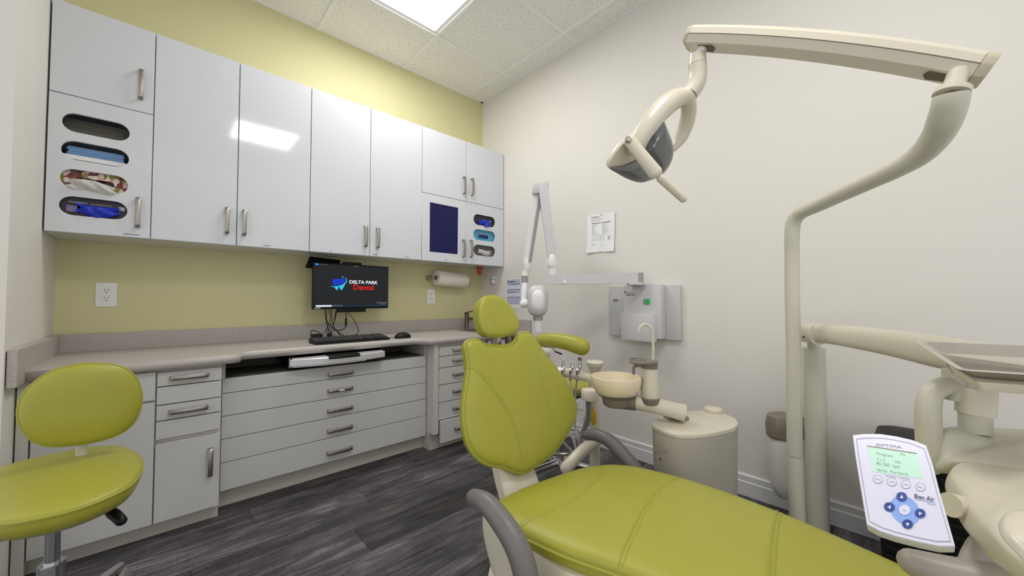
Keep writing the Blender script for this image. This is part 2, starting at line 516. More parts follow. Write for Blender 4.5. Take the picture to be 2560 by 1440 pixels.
# floor: sub-floor with each plank
fl = struct('floor', Box((XE, YN, -.05), (XR, YB, -.004)), M_BLACK2)
PW = .168
y = 1.945 + 5 * PW
row = 0
starts = {5: .30, 4: .62, 3: .25, 2: .896 - 1.2, 1: 1.135 - 1.2, 0: .317 - 1.2}
while y > YN:
    y0 = max(y - PW, YN); y1 = min(y, YB)
    k = 5 - row
    off = {2: .621, 1: .896, 0: 1.135, -1: .317, -2: .75, -3: .1}.get(3 - row + 0, random.uniform(0, 1.2))
    x = off
    while x > XE: x -= 1.2
    while x < XR:
        a, b = max(x, XE), min(x + 1.2, XR)
        if b - a > .01 and y1 > y0 + .01:
            obj('plank', Box((a + .0006, y0 + .0006, -.006), (b - .0006, y1 - .0006, 0), .0008), M_PLANK, fl, smooth=False)
        x += 1.2
    y -= PW; row += 1

# ceiling: slab, grid bars, tiles
ce = struct('ceiling', Box((XE - .1, YN - .1, HC + .06), (XR + .1, YB + .1, HC + .12)), M_TILE)
gx = [1.345 + .61 * k for k in range(-5, 2)]
gy = [2.2 - .61 * k for k in range(-1, 8)]
xs = sorted([XE] + [g for g in gx if XE + .02 < g < XR - .02] + [XR])
ys = sorted([YN] + [g for g in gy if YN + .02 < g < YB - .02] + [YB])
lights = {(1.04, 1.895), (.78, .065)}
def is_light(cx, cy): return any(abs(cx - a) < .1 and abs(cy - b) < .1 for a, b in lights)
for xa, xb in zip(xs, xs[1:]):
    for ya, yb in zip(ys, ys[1:]):
        if is_light((xa + xb) / 2, (ya + yb) / 2) and yb > 1: continue
        obj('ceiling_tile', Box((xa + .003, ya + .003, HC - .002), (xb - .003, yb - .003, HC + .016), .003), M_TILE, ce, smooth=False)
for g in xs[1:-1]:
    obj('grid_bar', Box((g - .012, YN, HC - .012), (g + .012, YB, HC + .03), .0015), M_GRID, ce, smooth=False)
for g in ys[1:-1]:
    obj('grid_bar', Box((XE, g - .012, HC - .0115), (XR, g + .012, HC + .03), .0015), M_GRID, ce, smooth=False)
gb = bmesh.new()
box(gb, (XL, YB - .02, HC - .007), (XR, YB, HC + .0)); box(gb, (XR - .02, YN, HC - .007), (XR, YB, HC))
box(gb, (XL, YL, HC - .007), (XL + .02, YB, HC))
tr = struct('trim_1', gb, M_GRID)
for i, (cx, cy) in enumerate(sorted(lights)):
    lab = {(1.04, 1.895): 'square flush ceiling light panel nearest the wall cabinets',
           (.78, .065): 'square ceiling light panel over the foot of the dental chair, mirrored in the cabinet doors'}[(cx, cy)]
    t = thing('ceiling_light', lab, 'ceiling light', (cx, cy, HC))
    HL = HC if cy > 1 else HC - .065
    f = panel([(-.292, -.292), (.292, -.292), (.292, .292), (-.292, .292)], [[(-.272, -.272), (.272, -.272), (.272, .272), (-.272, .272)]], (cx, cy, HL + .002), (1, 0, 0), (0, 1, 0), (0, 0, 1), .016)
    obj('frame', f, M_GRID, t, smooth=False)
    obj('diffuser', Box((cx - .272, cy - .272, HL + .003), (cx + .272, cy + .272, HL + .008)), M_DIFF, t, smooth=False)
    obj('housing', Box((cx - .288, cy - .288, HL + .012), (cx + .288, cy + .288, HL + .05)), M_GRID, t, smooth=False)

# baseboards
def baseboard(name, y0, y1):
    bm = bmesh.new()
    prof = [(0, 0), (-.014, 0), (-.014, .066), (-.010, .070), (-.010, .096), (-.004, .102), (0, .102)]
    prism(bm, [V((XR + a, y0, b)) for a, b in prof], (0, y1 - y0, 0))
    struct(name, bm, M_TRIM)
baseboard('baseboard_right', YN, 2.05)

# ================================================================ wall cabinets
YC = 2.38
def zc(px, py, y=YC): return at(px, py, y=y).z
ZB, ZT = 1.230, 2.187
XC = [XL + .004, -.036, .283, .624, .974, 1.343, 1.727, 2.114]
ZM1, ZM2 = 1.802, 1.714     # joint between the upper and the lower doors at the two ends

def handle(parent, c, L, vert=True, n=(0, -1, 0), mat_=M_NICKEL, w=.0088, out=.024):
    """arched bow handle"""
    n = V(n); c = V(c)
    a = V((0, 0, 1)) if vert else V((1, 0, 0))
    P = []
    for t, h in ((-1, 0), (-1, .55), (-.93, .85), (-.55, 1.0), (0, 1.08), (.55, 1.0), (.93, .85), (1, .55), (1, 0)):
        P.append(c + a * (t * L / 2) + n * (h * out))
    side = a.cross(n)
    bm = Sweep(P, w, seg=8, smooth=4, up=side, ea=.45, eb=1., cap='flat', power=4)
    return obj('handle', bm, mat_, parent)

def holed_door(x0, x1, z0, z1, holes):
    return panel([(x0, z0), (x1, z0), (x1, z1), (x0, z1)], holes, (0, YC + .009, 0), (1, 0, 0), (0, 0, 1), (0, -1, 0), .018)

def carcass(x0, x1, z0, z1, y0, y1, shelves=(), mids=()):
    bm = bmesh.new(); t = .016
    box(bm, (x0, y0, z0), (x0 + t, y1, z1)); box(bm, (x1 - t, y0, z0), (x1, y1, z1))
    box(bm, (x0 + t, y0, z0), (x1 - t, y1, z0 + t)); box(bm, (x0 + t, y0, z1 - t), (x1 - t, y1, z1))
    box(bm, (x0 + t, y1 - .008, z0 + t), (x1 - t, y1, z1 - t))
    for s in shelves: box(bm, (x0 + t, y0 + .004, s - .008), (x1 - t, y1 - .008, s + .008))
    for xm in mids: box(bm, (xm - .008, y0, z0 + t), (xm + .008, y1 - .008, z1 - t))
    return bm

def strip(parent, x, z, L):
    obj('label_strip', Box((x - L / 2, YC - .0012, z - .002), (x + L / 2, YC, z + .0015)), mat('label tape', '8a8884', .5), parent, smooth=False)

G = .0018
def mk_cab(name, label, x0, x1, mids=(), shelves=()):
    t = thing(name, label, 'cabinet', ((x0 + x1) / 2, YB, ZB))
    obj('carcass', carcass(x0, x1, ZB, ZT, YC + .0195, YB - .001, shelves, mids), M_GLOSS, t, smooth=False)
    return t
def mk_door(t, x0, x1, z0, z1, hx=None, hz=None, holes=None, bm=None):
    if holes: d = obj('door', holed_door(x0 + G, x1 - G, z0 + G, z1 - G, holes), M_GLOSS, t, smooth=False)
    else: d = obj('door', Box((x0 + G, YC, z0 + G), (x1 - G, YC + .018, z1 - G), .001), M_GLOSS, t, smooth=False)
    if hx is not None: handle(d, (hx, YC, hz), .128)
    return d

def slot_from_px(cx, cy, hw, hh):
    a = at(cx, cy, y=YC)
    return a.x, a.z, (at(cx + hw, cy, y=YC).x - at(cx - hw, cy, y=YC).x) / 2, (at(cx, cy - hh, y=YC).z - at(cx, cy + hh, y=YC).z) / 2

# left end cabinet with four dispenser slots
ca = mk_cab('wall_cabinet', 'white wall cabinet at the left wall with four dispenser slots in its lower door', XC[0], XC[1], shelves=(ZM1,))
mk_door(ca, XC[0], XC[1], ZM1, ZT, at(353, 213, y=YC).x, zc(353, 213))
SL = []
for cx, cy in ((243, 318), (240, 385), (239, 454), (236, 520)):
    SL.append((at(cx, cy, y=YC).x, at(cx, cy, y=YC).z))
sx_ = sum(s[0] for s in SL) / 4
SLH = .0395
SLW = .0985
dl = mk_door(ca, XC[0], XC[1], ZB, ZM1, at(345, 532, y=YC).x, zc(345, 532), holes=[stadium(sx_, s[1], SLW, SLH) for s in SL])
# pairs
cb = mk_cab('wall_cabinet', 'tall white two-door wall cabinet right of the four-slot cabinet, mirroring a ceiling light', XC[1], XC[3], mids=(XC[2],))
mk_door(cb, XC[1], XC[2], ZB, ZT, at(567, 552, y=YC).x, zc(567, 552))
mk_door(cb, XC[2], XC[3], ZB, ZT, at(610, 557, y=YC).x, zc(610, 557))
cc = mk_cab('wall_cabinet', 'tall white two-door wall cabinet above the black monitor', XC[3], XC[5], mids=(XC[4],))
mk_door(cc, XC[3], XC[4], ZB, ZT, at(913, 591, y=YC).x, zc(913, 591))
mk_door(cc, XC[4], XC[5], ZB, ZT, at(943, 595, y=YC).x, zc(943, 595))
ce2 = mk_cab('wall_cabinet', 'four-door white wall cabinet in the right corner with dark blue pane and three slots', XC[5], XC[7], mids=(XC[6],), shelves=(ZM2,))
mk_door(ce2, XC[5], XC[6], ZM2, ZT, at(1159, 464, y=YC).x, zc(1159, 464))
mk_door(ce2, XC[6], XC[7], ZM2, ZT, at(1179, 468, y=YC).x, zc(1179, 468))
wa, wb = at(1074, 630, y=YC), at(1146, 520, y=YC)
wx0, wx1 = wa.x, wb.x; wz0 = at(1074, 629, y=YC).z; wz1 = at(1074, 505, y=YC).z
dw = mk_door(ce2, XC[5], XC[6], ZB, ZM2, at(1157, 621, y=YC).x, zc(1157, 621), holes=[[(wx0, wz0), (wx1, wz0), (wx1, wz1), (wx0, wz1)]])
obj('glass_pane', Box((wx0 - .002, YC + .006, wz0 - .002), (wx1 + .002, YC + .011, wz1 + .002)), M_NAVY, dw, smooth=False)
SR = [(at(cx, cy, y=YC).x, at(cx, cy, y=YC).z) for cx, cy in ((1212, 552), (1212, 589), (1212, 627))]
sxr = sum(s[0] for s in SR) / 3
mk_door(ce2, XC[6], XC[7], ZB, ZM2, at(1176, 622, y=YC).x, zc(1176, 622), holes=[stadium(sxr, s[1], .114, .0425) for s in SR])
for c_, px, L in ((ca, 328, .05), (cb, 668, .035), (cc, 827, .015), (cc, 938, .03), (cc, 1018, .035), (ce2, 1114, .03)):
    strip(c_, at(px, 600, y=YC).x, ZB + .014, L)

# things behind the slots
def carton(name, label, cat, x, z, material, w=.115, h=.032, d=.10, group=None):
    t = thing(name, label, cat, (x, YC + .024, z - h), group)
    return t
t = thing('mask_box', 'white box of stacked pale blue face masks behind the second slot on the left', 'box', (sx_, YC + .03, SL[1][1] - .03))
bm = bmesh.new(); x, z = sx_, SL[1][1]
box(bm, (x - .115, YC + .022, z - .036), (x + .115, YC + .025, z - .014)); box(bm, (x - .115, YC + .022, z - .036), (x + .115, YC + .13, z - .032))
box(bm, (x - .115, YC + .022, z - .032), (x - .112, YC + .13, z + .03)); box(bm, (x + .112, YC + .022, z - .032), (x + .115, YC + .13, z + .03))
obj('carton', bm, M_WHITEP, t, smooth=False)
for k in range(13):
    zz = z - .030 + k * .0042
    obj('face_mask', Box((x - .085 + random.uniform(-.004, .004), YC + .03 + random.uniform(-.002, .003), zz), (x + .082 + random.uniform(-.006, .004), YC + .12, zz + .0032), .001), M_LBLUE, t, smooth=False)
obj('carton_back', Box((x - .112, YC + .125, z - .03), (x + .112, YC + .13, z + .034)), M_NAVYB, t, smooth=False)

def crumple(C, rx, rz, ry, seed, n=12, m_=18):
    """folded sheet of tissue or glove"""
    rnd = random.Random(seed); bm = bmesh.new(); C = V(C)
    g = [[None] * (m_ + 1) for _ in range(n + 1)]
    ph = [rnd.uniform(0, 6) for _ in range(6)]
    for i in range(n + 1):
        for j in range(m_ + 1):
            u = i / n * 2 - 1; v = j / m_ * 2 - 1
            prof = 1 - .35 * v * v * (1 + .3 * math.sin(5 * v + ph[0]))
            xx = rx * v * (1 + .12 * math.sin(4 * u + ph[1])); zz = rz * u * prof + rz * .3 * math.sin(2.6 * v + ph[2])
            yy = -ry * (.6 * (1 - u * u) * (1 - v * v) + .25 * math.sin(7 * v + 3 * u + ph[3]) + .15 * math.sin(13 * v - 4 * u + ph[4]) + .3)
            g[i][j] = bm.verts.new(C + V((xx, yy, zz)))
    for i in range(n):
        for j in range(m_): bm.faces.new((g[i][j], g[i][j + 1], g[i + 1][j + 1], g[i + 1][j]))
    bmesh.ops.solidify(bm, geom=bm.faces, thickness=.001)
    return bm

def slotbox(name, label, cat, x, z, m_box, opening, w=.120, h=.047, y0=YC + .0205):
    t = thing(name, label, cat, (x, y0 + .05, z - h))
    bmh = panel(rrect(x - w, z - h, x + w, z + h, .002), [stadium(x, z + opening[1], opening[0], opening[2])], (0, y0 + .002, 0), (1, 0, 0), (0, 0, 1), (0, -1, 0), .0016)
    obj('front', bmh, m_box, t, smooth=False)
    bm = bmesh.new(); d = .09
    box(bm, (x - w, y0 + .003, z - h), (x + w, y0 + d, z - h + .001)); box(bm, (x - w, y0 + .003, z + h - .001), (x + w, y0 + d, z + h))
    box(bm, (x - w, y0 + .003, z - h), (x - w + .001, y0 + d, z + h)); box(bm, (x + w - .001, y0 + .003, z - h), (x + w, y0 + d, z + h))
    box(bm, (x - w, y0 + d - .001, z - h), (x + w, y0 + d, z + h))
    obj('sides', bm, m_box, t, smooth=False)
    return t
x, z = sx_, SL[2][1]
t = slotbox('tissue_box', 'floral tissue box with a white tissue hanging from the third slot on the left', 'tissue box', x, z, M_FLORAL, (.055, -.002, .014))
obj('tissue', crumple((x - .008, YC - .002, z - .026), .066, .022, .016, 3), M_TISSUE, t)
x, z = sx_, SL[3][1]
t = slotbox('glove_box', 'dark purple glove box with bright blue glove behind the lowest slot on the left', 'glove box', x, z, M_BLKBOX, (.055, -.004, .016))
obj('glove', crumple((x + .012, YC + .010, z - .010), .060, .024, .022, 5), M_BLUE, t)
obj('print', Box((x - .08, YC + .0196, z - .022), (x - .05, YC + .0206, z + .004)), M_LILAC, t, smooth=False)
obj('print', Box((x - .075, YC + .0198, z + .0175), (x - .022, YC + .0206, z + .0205)), M_INK2, t, smooth=False)
for dz_ in (.0145, .0190): obj('print', Box((x - .012, YC + .0198, z + dz_), (x + .05, YC + .0206, z + dz_ + .0012)), M_INK2, t, smooth=False)
obj('white_patch', Box((x + .07, YC + .0196, z + .004), (x + .09, YC + .0206, z + .02)), M_LGREY, t, smooth=False)
# dark empty rack behind the top slot
t = thing('dispenser_rack', 'empty dark grey rack behind the top left slot', 'rack', (sx_, YC + .05, SL[0][1] - .032))
bm = bmesh.new(); x, z = sx_, SL[0][1]
box(bm, (x - .118, YC + .06, z - .033), (x + .118, YC + .064, z + .034)); box(bm, (x - .118, YC + .022, z - .034), (x + .118, YC + .06, z - .031))
box(bm, (x - .118, YC + .04, z - .031), (x + .118, YC + .043, z - .012))
obj('rack_body', bm, M_SHELF, t, smooth=False)
# right slots
x, z = sxr, SR[0][1]
t = slotbox('glove_box', 'black glove box with blue glove drooping out, top slot of the right corner cabinet', 'glove box', x, z, M_BLKBOX, (.05, -.012, .013))
obj('glove', crumple((x + .0, YC + .010, z - .014), .058, .020, .018, 8), M_BLUE, t)
obj('glove_finger', crumple((x + .02, YC - .004, z - .034), .026, .018, .010, 9), mat('bright blue nitrile', '4a5ff0', .5), t)
obj('white_patch', Box((x + .06, YC + .0196, z - .002), (x + .078, YC + .0206, z + .012)), M_LGREY, t, smooth=False)
x, z = sxr, SR[1][1]
t = slotbox('glove_box', 'teal blue glove box with dark oval opening, middle slot of the right corner cabinet', 'glove box', x, z, M_TEAL, (.052, -.008, .014))
obj('liner', Box((x - .06, YC + .03, z - .026), (x + .06, YC + .032, z + .012)), mat('deep navy liner', '26396e', .6), t, smooth=False)
bmh = panel(stadium(x + .01, z + .002, .075, .024), [stadium(x, z - .008, .052, .014)], (0, YC + .0198, 0), (1, 0, 0), (0, 0, 1), (0, -1, 0), .0008)
obj('lilac_face', bmh, M_TEAL2, t, smooth=False)
x, z = sxr, SR[2][1]
t = slotbox('tissue_box', 'black patterned tissue box with white tissue, lowest slot of the right corner cabinet', 'tissue box', x, z, M_SCRIB, (.05, -.012, .012))
obj('tissue', crumple((x - .004, YC + .002, z - .014), .062, .020, .016, 12), M_TISSUE, t)

# ================================================================ counter and base cabinets
ZK = .711; YF = 2.057; YM = 2.150
xl1, xl2 = at(578, 887, z=ZK).x, at(622, 878, z=ZK).x
xr1, xr2 = at(1052, 850, z=ZK).x, at(1092, 848, z=ZK).x
sk = [(1.83, 2.16), (2.08, 2.16), (2.08, 2.46), (1.83, 2.46)]
t = thing('countertop', 'grey speckled laminate worktop with low splashbacks along the wall cabinets', 'countertop', (.9, 2.4, ZK - .036))
outl = [(XL + .003, YB - .002), (XL + .003, YF), (xl1, YF), (xl1 + .03, YF + .012), (xl2 - .03, YM - .012), (xl2, YM), (xr1, YM), (xr1 + .02, YM - .010), (xr2 - .03, YF + .01), (xr2, YF), (XR - .002, YF), (XR - .002, YB - .002)]
hole = rrect(1.74, 2.19, 2.06, 2.50, .03)
obj('worktop', panel(outl, [hole], (0, 0, ZK - .018), (1, 0, 0), (0, 1, 0), (0, 0, 1), .036, .0), M_COUNTER, t, smooth=False)
obj('back_splash', Box((XL + .003, YB - .018, ZK), (XR - .002, YB - .002, .794), .001), M_COUNTER, t, smooth=False)
obj('side_splash', Box((XL + .003, 1.955, ZK), (XL + .024, YB - .018, .794), .001), M_COUNTER, t, smooth=False)
obj('side_splash', Box((XR - .018, YF, ZK), (XR - .002, YB - .018, .794), .001), M_COUNTER, t, smooth=False)
obj('end_drop', Box((XL + .003, 1.955, ZK - .036), (XL + .024, YF, ZK), .001), M_COUNTER, t, smooth=False)

# sink and tap
t = thing('sink', 'small stainless steel sink set into the worktop corner', 'sink', (1.9, 2.34, ZK - .12))
obj('rim', panel(rrect(1.72, 2.17, 2.08, 2.52, .04), [rrect(1.755, 2.205, 2.045, 2.485, .03)], (0, 0, ZK + .002), (1, 0, 0), (0, 1, 0), (0, 0, 1), .003), M_STEEL, t)
bm = bmesh.new(); q = rrect(1.755, 2.205, 2.045, 2.485, .03); q2 = rrect(1.77, 2.22, 2.03, 2.47, .03)
a = [bm.verts.new((p[0], p[1], ZK + .001)) for p in q]; b = [bm.verts.new((p[0], p[1], ZK - .12)) for p in q2]
for i in range(len(a)): bm.faces.new((a[i], a[(i + 1) % len(a)], b[(i + 1) % len(a)], b[i]))
bm.faces.new(b); bmesh.ops.solidify(bm, geom=bm.faces, thickness=.001)
obj('basin', bm, M_STEEL, t)
tp = at(1167, 823, z=ZK)
tx, ty = tp.x + .02, min(tp.y, 2.60); ty = 2.585; tx = at(1167, 820, y=ty).x
t = thing('tap', 'brown-nickel single-lever sink tap against the splashback', 'tap', (tx, ty, ZK))
obj('body', Lathe([(.022, 0), (.020, .004), (.017, .01), (.017, .09), (.019, .10), (.019, .125), (.015, .13)], (tx, ty, ZK)), mat('brown nickel tap', '6f655a', .35, metal=.8), t)
obj('spout', Sweep([(tx, ty, ZK + .075), (tx + .02, ty - .03, ZK + .082), (tx + .05, ty - .09, ZK + .083), (tx + .055, ty - .10, ZK + .075)], [.013, .012, .010, .009], smooth=4), mat('brown nickel tap', '6f655a', .35, metal=.8), t)
obj('lever', Sweep([(tx - .012, ty + .01, ZK + .130), (tx + .01, ty - .03, ZK + .142), (tx + .035, ty - .07, ZK + .150)], [.012, .009, .006], smooth=4, up=(0, 0, 1), ea=1, eb=.5), mat('brown nickel tap', '6f655a', .35, metal=.8), t)

# base cabinets ----------------------------------------------------------
def base_unit(name, label, x0, x1, yface, zt=ZK - .038, z0=.095, kick=True):
    t = thing(name, label, 'cabinet', ((x0 + x1) / 2, yface + .2, 0))
    obj('carcass', Box((x0, yface + .0195, z0), (x1, YB - .01, zt)), M_CARC, t, smooth=False)
    if kick: obj('toe_kick', Box((x0, yface + .05, 0), (x1, YB - .012, z0 - .0005)), M_KICK, t, smooth=False)
    return t
def front(t, name, x0, x1, z0, z1, yface, hx=None, hz=None, vert=False, L=.105, m_=M_LAM, g=.0022):
    d = obj(name, Box((x0 + g, yface, z0 + g), (x1 - g, yface + .018, z1 - g), .0012), m_, t, smooth=False)
    if hx is not None: handle(d, (hx, yface, hz), L, vert)
    return d

YU = 2.083    # face of the outer units
zA = lambda px, py: at(px, py, y=YU).z
xa0 = XL + .004
xa1, xb1 = at(387, 1100, y=YU).x, at(552, 1100, y=YU).x
zb_bot = at(387, 1311, y=YU).z
t = base_unit('base_cabinet', 'wide white base cabinet behind the stool with a false drawer front over a door', xa0, xa1, YU, z0=zb_bot)
zj = at(387, 1002, y=YU).z
front(t, 'drawer', xa0 + .03, xa1, zj, ZK - .044, YU)
front(t, 'door', xa0 + .03, xa1, zb_bot, zj - .004, YU)
obj('end_panel', Box((xa0, YU - .002, 0), (xa0 + .028, YU + .019, ZK - .038), .001), M_CARC, t, smooth=False)
t = base_unit('base_cabinet', 'narrow white base cabinet with four small drawer fronts over a door', xa1, xb1, YU, z0=zb_bot)
zs = [at(390, p, y=YU).z for p in (932, 969, 1015, 1055, 1102)]
hx = at(473, 1000, y=YU).x
zs[0] = min(zs[0], ZK - .042)
for i in range(4):
    z1, z0 = zs[i], zs[i + 1]
    hz = (z0 + z1) / 2 + (.0 if i else .002)
    front(t, 'drawer', xa1, xb1, z0, z1, YU, hx if i in (0, 2) else None, hz, L=.118)
zd = at(390, 1111, y=YU).z
front(t, 'door', xa1, xb1, zb_bot, zd, YU, at(525, 1150, y=YU).x, at(525, 1154, y=YU).z, True, .112)

YD = 2.167
xd0, xd1 = xb1 + .004, at(1066, 1000, y=YD).x
zz = [at(560, p, y=YD).z for p in (946, 984, 1041, 1098, 1157, 1227.5)]
t = thing('drawer_unit', 'wide white five-drawer base unit with open keyboard bay under the worktop', 'cabinet', ((xd0 + xd1) / 2, 2.4, 0))
bm = bmesh.new()
box(bm, (xd0, YD + .0195, zz[-1]), (xd1, YB - .01, zz[0] - .004))
obj('carcass', bm, M_CARC, t, smooth=False)
bm = bmesh.new()
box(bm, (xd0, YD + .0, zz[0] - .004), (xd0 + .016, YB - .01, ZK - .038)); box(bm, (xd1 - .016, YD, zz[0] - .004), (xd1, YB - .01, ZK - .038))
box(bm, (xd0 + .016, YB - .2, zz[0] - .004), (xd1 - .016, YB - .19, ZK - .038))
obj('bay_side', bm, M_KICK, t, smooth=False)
obj('bay_floor_shade', Box((xd0 + .017, YD + .001, zz[0] - .0035), (xd1 - .017, YB - .2, zz[0] + .001)), mat('bay painted shade', '5d5b52', .7), t, smooth=False)  # dark sheet added over the carcass top; its colour darkens the bay like shade
obj('bay_back_shade', Box((xd0 + .017, YB - .215, zz[0] + .001), (xd1 - .017, YB - .205, ZK - .038)), mat('bay painted shade', '5d5b52', .7), t, smooth=False)  # second dark sheet, shade of the bay's rear put into its colour
obj('toe_kick', Box((xd0, YD + .05, 0), (xd1, YB - .012, zz[-1] - .0005)), M_KICK, t, smooth=False)
hx = at(850, 1000, y=YD).x
for i in range(5):
    zh = [at(850, p, y=YD).z for p in (933, 973, 1022, 1071, 1125)][i]
    d = front(t, 'drawer', xd0 + .004, xd1 - .002, zz[i + 1], zz[i], YD, hx, zh, L=.125, g=.0015)
    if i == 1:
        obj('label_strip', Box((hx - .012, YD - .030, zh - .004), (hx + .014, YD - .0285, zh + .004)), M_PAPER, d, smooth=False)

# keyboard bay drawer
YT = 2.10
ta, tb_ = at(728, 908, y=YT), at(967, 888, y=YT)
t = thing('keyboard_tray', 'silver pull-out keyboard tray with black centre grip slung below the worktop', 'keyboard tray', ((ta.x + tb_.x) / 2, YT, ta.z - .02))
tx0, tx1 = ta.x, tb_.x; tzc = (ta.z + tb_.z) / 2
cxm = (tx0 + tx1) / 2; hwid = (tx1 - tx0) / 2
def bowfront(x0, x1, z0, z1, dy=0.):
    bm = bmesh.new(); n = 12; A = []; 
    for i in range(n + 1):
        x = x0 + (x1 - x0) * i / n; u = (x - cxm) / hwid
        yy = YT + .045 * u * u - .02 + dy
        A.append((x, yy))
    Q = A + [(A[-1][0], YT + .05), (A[0][0], YT + .05)]
    prism(bm, [V((p[0], p[1], z0)) for p in Q], (0, 0, z1 - z0), .0)
    es = [e for e in bm.edges if abs(e.verts[0].co.z - e.verts[1].co.z) < 1e-6 and max(e.verts[0].co.y, e.verts[1].co.y) < YT + .04]
    bmesh.ops.bevel(bm, geom=es, offset=.008, segments=3, affect='EDGES')
    return bm
M_SILV = mat('silver painted plastic', 'cfcfd2', .3, metal=.3)
obj('tray_front', bowfront(tx0, tx1, tzc - .023, tzc + .022), M_SILV, t)
obj('grip', bowfront(cxm - .075, cxm + .085, tzc + .0, tzc + .025, -.003), M_BLACK, t)
obj('tray', Box((tx0 + .01, YT + .045, tzc - .016), (tx1 - .01, YT + .34, tzc - .008)), M_BLACK, t, smooth=False)
for xx in (tx0 + .004, tx1 - .008):
    obj('rail', Box((xx, YT + .03, tzc - .022), (xx + .006, YT + .34, ZK - .040)), M_BLACK, t, smooth=False)
obj('slide_latch', Box((cxm + .05, YT + .0, tzc - .026), (tx1 - .01, YT + .03, tzc - .019)), M_BLACK, t, smooth=False)

# right drawer unit
xe0 = at(1097, 950, y=YU).x; xe1 = 1.70
t = base_unit('drawer_unit', 'white six-drawer base unit half hidden behind the dental chair backrest', xd1 + .002, xe1, YU, z0=.11)
bm = bmesh.new()
ze = [at(1097, p, y=YU).z for p in (868, 892, 921, 964, 1008, 1052, 1108)]
ze[0] = min(ze[0], ZK - .042)
obj('side_stile', Box((xd1 + .002, YU, .11), (xe0 - .002, YU + .0195, ZK - .038)), M_CARC, t, smooth=False)
for i in range(6):
    dy = -.02 if i == 5 else 0
    hx = at(1145, 950, y=YU).x + .01
    g = front(t, 'drawer', xe0 + (.004 if i == 5 else 0), xe1, ze[i + 1], ze[i], YU + dy, hx, (ze[i] + ze[i + 1]) / 2 + .002, L=.1)
t = base_unit('base_cabinet', 'white sink base cabinet in the right corner beside the wall', xe1 + .002, XR - .004, YU, z0=.11, zt=ZK - .125)
front(t, 'door', xe1 + .004, XR - .006, .11, ZK - .044, YU, 1.8, .55, True)

# ================================================================ things on the counter and back wall
# monitor
YMn = 2.50
A, Bp, Cp, Dp = at(783.5, 659, y=YMn), at(971.5, 664, y=YMn), at(971.5, 770, y=YMn), at(784, 774, y=YMn)
mx0, mx1 = A.x, Bp.x; mz1 = (A.z + Bp.z) / 2; mz0 = (Cp.z + Dp.z) / 2
t = thing('monitor', 'black flat monitor showing a tooth logo, mounted above the keyboard', 'monitor', ((mx0 + mx1) / 2, YMn, mz0))
obj('bezel', Box((mx0, YMn, mz0), (mx1, YMn + .03, mz1), .003), M_BLACK, t)
sc = obj('screen', Box((mx0 + .006, YMn - .001, mz0 + .018), (mx1 - .006, YMn + .001, mz1 - .008)), M_SCREEN, t, smooth=False)
MW = mx1 - mx0; MH = mz1 - mz0
def mp(u, v, e=0.): return V((mx0 + u * MW, YMn - .0014 - e, mz1 - v * MH))   # u,v in 0..1 of the monitor face
ux, uz = (1, 0, 0), (0, 0, 1)
def poly(pts, e=0., th=.0004): 
    bm = bmesh.new(); prism(bm, [mp(u, v, e) for u, v in pts], (0, -th, 0)); return bm
# crop coordinates of the photograph's screen (crop scale 5.54) -> u, v
def cu_(x, y): return ((x - 130) / (1175 - 130), (y - 215 - (x - 130) * .028) / 640)
blue = [(372, 450), (385, 438), (420, 440), (450, 438), (500, 434), (535, 445), (546, 462), (530, 490), (480, 515), (420, 532), (395, 535), (378, 510), (368, 480)]
cyan = [(392, 545), (440, 545), (500, 525), (535, 505), (530, 540), (505, 585), (488, 600), (475, 585), (462, 550), (448, 560), (442, 590), (432, 598), (418, 588), (400, 560)]
swoosh = [(332, 540), (395, 545), (450, 538), (510, 515), (545, 485), (556, 455), (545, 430), (522, 420), (548, 424), (566, 450), (562, 485), (535, 520), (490, 545), (440, 556), (380, 553)]
star = [(505, 398), (510, 408), (520, 412), (510, 418), (505, 428), (500, 418), (490, 412), (500, 408)]
obj('tooth_logo', poly([cu_(*p) for p in blue]), M_S_BLUE, sc, smooth=False)
obj('tooth_logo', poly([cu_(*p) for p in cyan]), M_S_CYAN, sc, smooth=False)
obj('tooth_logo', poly([cu_(*p) for p in swoosh], .0004), M_S_CYAN, sc, smooth=False)
obj('tooth_logo', poly([cu_(*p) for p in star], .0004), M_S_CYAN, sc, smooth=False)
def fit_text(s, O, wid, hgt, mt, par, bold=0., name='lettering'):
    bm = text(s, (0, 0, 0), ux, uz, 1.0, .0004, 0)
    xs_ = [v.co.x for v in bm.verts]; zs_ = [v.co.z for v in bm.verts]
    x0, x1, z0, z1 = min(xs_), max(xs_), min(zs_), max(zs_)
    if bold:
        bm.free(); bm = text(s, (0, 0, 0), ux, uz, 1.0, .0004, bold)
    for v in bm.verts:
        v.co = V((O.x + (v.co.x - x0) / (x1 - x0) * wid, O.y + v.co.y, O.z + (v.co.z - z0) / (z1 - z0) * hgt))
    return obj(name, bm, mt, par, smooth=False)
a, b = cu_(600, 502), cu_(1003, 452)
fit_text('DELTA PARK', mp(*a), (b[0] - a[0]) * MW, .07 * MH, M_S_WHITE, sc, .026)
a, b = cu_(655, 594), cu_(945, 520)
fit_text('Dental', mp(*a), (b[0] - a[0]) * MW, .115 * MH, M_S_RED, sc, .022)
def rect(u0, v0, u1, v1, mt, name='icon', e=0.): obj(name, poly([(u0, v0), (u1, v0), (u1, v1), (u0, v1)], e), mt, sc, smooth=False)
rect(.012, .905, .99, .955, M_S_TASK, 'taskbar')
rect(.035, .912, .225, .948, M_S_WHITE, 'search_box', .0004)
rect(.02, .02, .06, .055, M_S_AZ, 'icon')
for k in range(5): rect(.235 + k * .028, .918, .247 + k * .028, .940, M_INK2, 'icon', .0004)
for k in range(4): rect(.075 + k * .028, .03, .085 + k * .028, .045, M_INK2, 'icon')
